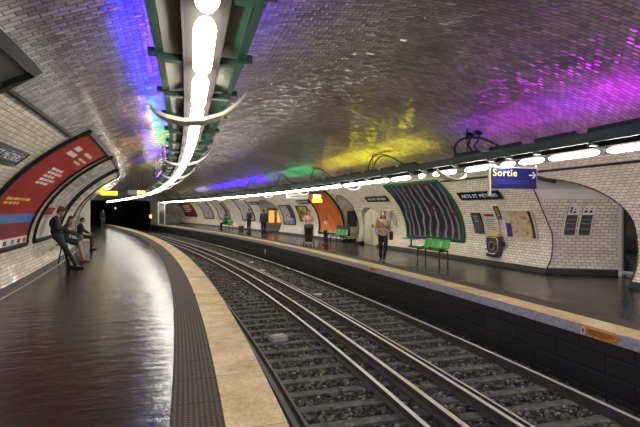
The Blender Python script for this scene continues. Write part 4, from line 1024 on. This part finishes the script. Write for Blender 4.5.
    if shoes:
        for s in 'LR':
            f = (j['toe'+s]-j['an'+s]); f.z = 0; f.normalize(); a = j['an'+s]; heel = a-f*.045; heel.z = a.z-.045; toe = j['toe'+s].copy(); ball = a.lerp(toe, .6); ball.z = (heel.z+toe.z)/2+.005
            blob([(heel, .040, ball, .043), (ball, .043, toe, .036), (a-Vector((0, 0, .02)), .046, ball, .040)], .010, 'shoe', shoes, t, 2)
    return t
BLK = cmat('black_cloth', (.010, .010, .012)); NAVY = cmat('navy_cloth', (.009, .010, .015)); JEAN = cmat('dark_jeans', (.011, .014, .021)); HAIR = cmat('dark_brown_hair', (.030, .016, .010), .5); HAIRB = cmat('black_hair', (.010, .008, .007), .5)
BEIGE = cmat('beige_jacket', (.42, .32, .19), .8, .35); PINK = cmat('pale_pink_top', (.55, .30, .24)); ORG = cmat('orange_top', (.70, .26, .05)); GREENC = cmat('green_top', (.03, .13, .06)); SHOE = cmat('black_shoe', (.012, .012, .012), .4, .1); GREYC = cmat('grey_cloth', (.10, .10, .105)); BROWNH = cmat('brown_fur_hat', (.09, .035, .018), .8, .4)
# leaning man, left
person('person in dark jacket and jeans leaning back on the left wall, looking down', P(15.7, -3.52, 0), lf(15.7), 1.06, dict(
    pelvis=(0, -.36, .90), waist=(0, -.40, 1.05), chest=(0, -.42, 1.25), neck=(0, -.37, 1.44), head=(0, -.27, 1.58), shL=(-.18, -.39, 1.39), shR=(.18, -.39, 1.39),
    elL=(-.25, -.33, 1.12), wrL=(-.10, -.12, 1.12), elR=(.25, -.33, 1.12), wrR=(.09, -.10, 1.10), hipL=(-.09, -.34, .88), hipR=(.09, -.34, .88),
    knL=(-.11, -.17, .47), anL=(-.12, -.10, .085), toeL=(-.14, .08, .03), knR=(.13, -.10, .48), anR=(.16, .12, .085), toeR=(.19, .29, .03)), hair=BROWNH, top=NAVY, legs=JEAN, shoes=SHOE, voxel=.007, hat=True, bulk=1.1, look=(.1, .9, -.45))
person('person with bare legs and dark jacket sitting on the teal perch beside the leaning man', P(17.75, -3.5, 0), lf(17.7), 1.0, dict(
    pelvis=(0, -.48, .74), waist=(0, -.46, .88), chest=(0, -.42, 1.08), neck=(0, -.36, 1.26), head=(0, -.28, 1.40), shL=(-.16, -.38, 1.21), shR=(.16, -.38, 1.21), elL=(-.22, -.26, .98), wrL=(-.10, -.04, .86), elR=(.22, -.26, .98), wrR=(.10, -.04, .86),
    hipL=(-.08, -.42, .72), knL=(-.08, -.04, .62), anL=(-.10, .04, .085), toeL=(-.10, .21, .03), hipR=(.08, -.42, .72), knR=(.09, -.02, .60), anR=(.10, .10, .085), toeR=(.12, .27, .03)), hair=HAIR, top=cmat('dark_teal_jacket', (.02, .028, .030)), skirt=BLK, shoes=cmat('tan_shoe', (.30, .16, .10), .5, .1), long_hair=True, look=(.2, .95, -.3), voxel=.007)
person('person in dark clothes sitting farther back on the left wall before the pillar', P(22.9, -3.5, 0), lf(22.9), 1.0, dict(
    pelvis=(0, -.44, .62), waist=(0, -.44, .76), chest=(0, -.42, .96), neck=(0, -.38, 1.14), head=(0, -.32, 1.28), shL=(-.17, -.4, 1.09), shR=(.17, -.4, 1.09), elL=(-.23, -.3, .86), wrL=(-.10, -.08, .72), elR=(.23, -.3, .86), wrR=(.10, -.08, .72),
    hipL=(-.09, -.40, .60), knL=(-.10, .0, .55), anL=(-.10, .0, .085), toeL=(-.11, .17, .03), hipR=(.09, -.40, .60), knR=(.10, .0, .55), anR=(.10, .02, .085), toeR=(.11, .19, .03)), hair=HAIRB, top=BLK, legs=BLK, shoes=SHOE, voxel=.011)
person('person in dark clothes standing alone far down the left platform edge', P(57, -1.36, 0), rz_of(-tan(57)), 1.0, {}, hair=HAIRB, top=BLK, legs=GREYC, shoes=SHOE, voxel=.014)
# walking woman, right
LADY = person('person in beige jacket and black tights walking along the right platform with a shoulder bag', P(14.05, 5.88, 0), rz_of((-tan(14)*.86-nrm(14)*.5)), .965, dict(
    knL=(-.09, .12, .50), anL=(-.03, .17, .085), toeL=(-.04, .34, .03), knR=(.08, .02, .49), anR=(.09, -.20, .115), toeR=(.12, -.04, .03), elL=(-.24, -.06, 1.14), wrL=(-.19, .10, .95), elR=(.24, -.06, 1.14), wrR=(.20, .12, .96)), hair=HAIR, top=BEIGE, legs=BLK, shoes=SHOE, long_hair=True, voxel=.007)
f = -tan(14)*.86-nrm(14)*.5; f.normalize(); r = f.cross(Vector((0, 0, 1))); base = P(14.05, 5.88, 0)
t = thing('handbag', 'black shoulder bag hanging at the hip of the walking woman', 'bag', base-r*.27+f*.05+Vector((0, 0, .80)), rz_of(f))
MB().box((0, 0, .08), (.12, .30, .28)).build('bag_body', 'black', t, local=True, bevel=.03)
mb = MB(); mb.tube(smooth_pts([(0, -.10, .2), (.08, -.16, .38), (.25, -.18, .55), (.42, -.10, .66), (.43, .07, .62), (.28, .15, .46), (.08, .14, .30), (0, .10, .2)]), .014, 6); mb.build('strap', 'black', t, local=True)
mb = MB(); mb.box((0, .135, .13), (.06, .02, .08)); mb.build('clasp', 'chrome', t, local=True)
mb = MB(); L_ = LADY
# woman with the stroller
sb = P(21.15, 5.95, 0); sf = (-tan(21)*.9-nrm(21)*.35).normalized()
person('person in pale pink top and dark trousers pushing a stroller on the right platform', P(21.8, 6.2, 0), rz_of(sf), .98, dict(elL=(-.24, .06, 1.16), wrL=(-.2, .30, 1.04), elR=(.24, .06, 1.16), wrR=(.2, .30, 1.04)), hair=HAIR, top=PINK, legs=JEAN, shoes=SHOE, voxel=.010, sleeves=False)
t = thing('stroller', 'black pushchair with pale bag in front of the woman in pink', 'stroller', sb, rz_of(sf))
mb = MB()
for x in (-.22, .22): mb.tube([(x, .30, .10), (x, -.05, .52), (x, -.42, 1.02)], .016, 8); mb.tube([(x, -.30, .10), (x, -.05, .52), (x, .22, .62)], .016, 8)
mb.tube([(-.22, -.42, 1.02), (.22, -.42, 1.02)], .02, 8); mb.build('frame', 'darkgrey', t, local=True)
for x in (-.24, .24):
    for y in (.30, -.30): MB().cyl((x, y, .10), .10, .045, (1, 0, 0), 16).build('wheel', 'black', t, local=True)
mb = MB(); mb.box((0, .08, .45), (.38, .40, .08)); mb.box((0, -.16, .68), (.38, .08, .46), Matrix.Rotation(.35, 3, 'X')); mb.box((0, .30, .33), (.34, .05, .24)); mb.build('seat', BLK, t, local=True, bevel=.03)
mb = MB(); n = 10; mb.grid([[Vector((x, -.12+.30*math.sin(u)*1.0, .72+.30*math.cos(u))) for x in (-.21, -.1, 0, .1, .21)] for u in [(-.9+2.1*k/n) for k in range(n+1)]]); o = mb.build('hood', BLK, t, local=True, smooth=True); q = o.modifiers.new('t', 'SOLIDIFY'); q.thickness = .02
MB().box((0, .17, .24), (.32, .30, .18)).build('basket', 'grey', t, local=True, bevel=.02)
person('person in orange top and black trousers, short, standing beside the far green bench', P(21.6, 7.05, 0), rz_of(-tan(21)*.3-nrm(21)), .80, {}, hair=HAIRB, top=ORG, legs=BLK, shoes=SHOE, voxel=.011)
person('person in dark blue jacket seen from behind, in front of the far arched passage', P(30.3, 6.66, 0), rz_of(tan(30)), 1.02, {}, hair=HAIRB, top=cmat('slate_jacket', (.035, .042, .058)), legs=NAVY, shoes=SHOE, voxel=.010, bulk=1.15)
person('person all in black standing left of the man seen from behind', P(34.3, 6.95, 0), rz_of(-tan(34)*.5-nrm(34)), 1.03, dict(wrL=(-.12, .2, 1.1), elL=(-.25, .03, 1.12)), hair=HAIRB, top=BLK, legs=BLK, shoes=SHOE, voxel=.012)
t = thing('wheeled_suitcase', 'small dark wheeled case on the floor beside the person in black', 'bag', P(34.4, 6.35, 0), ph(34))
MB().box((0, 0, .30), (.38, .24, .50)).build('case', 'darkgrey', t, local=True, bevel=.03); MB().tube([(-.12, .1, .55), (-.12, .1, .85), (.12, .1, .85), (.12, .1, .55)], .012, 6).build('handle', 'chrome', t, local=True)
for x in (-.14, .14): MB().cyl((x, .0, .035), .035, .03, (1, 0, 0), 12).build('wheel', 'black', t, local=True)
person('person in dark top sitting on the far green bench', P(42.6, 7.6, 0), bf(42.6), 1.0, dict(
    pelvis=(0, -.05, .56), waist=(0, -.07, .70), chest=(0, -.06, .90), neck=(0, -.04, 1.08), head=(0, .02, 1.22), shL=(-.17, -.05, 1.03), shR=(.17, -.05, 1.03), elL=(-.23, .03, .80), wrL=(-.12, .25, .68), elR=(.23, .03, .80), wrR=(.12, .25, .68),
    hipL=(-.09, .0, .55), knL=(-.10, .40, .52), anL=(-.10, .38, .085), toeL=(-.11, .55, .03), hipR=(.09, .0, .55), knR=(.10, .40, .52), anR=(.10, .40, .085), toeR=(.11, .57, .03)), hair=HAIRB, top=GREENC, legs=BLK, shoes=SHOE, voxel=.013)
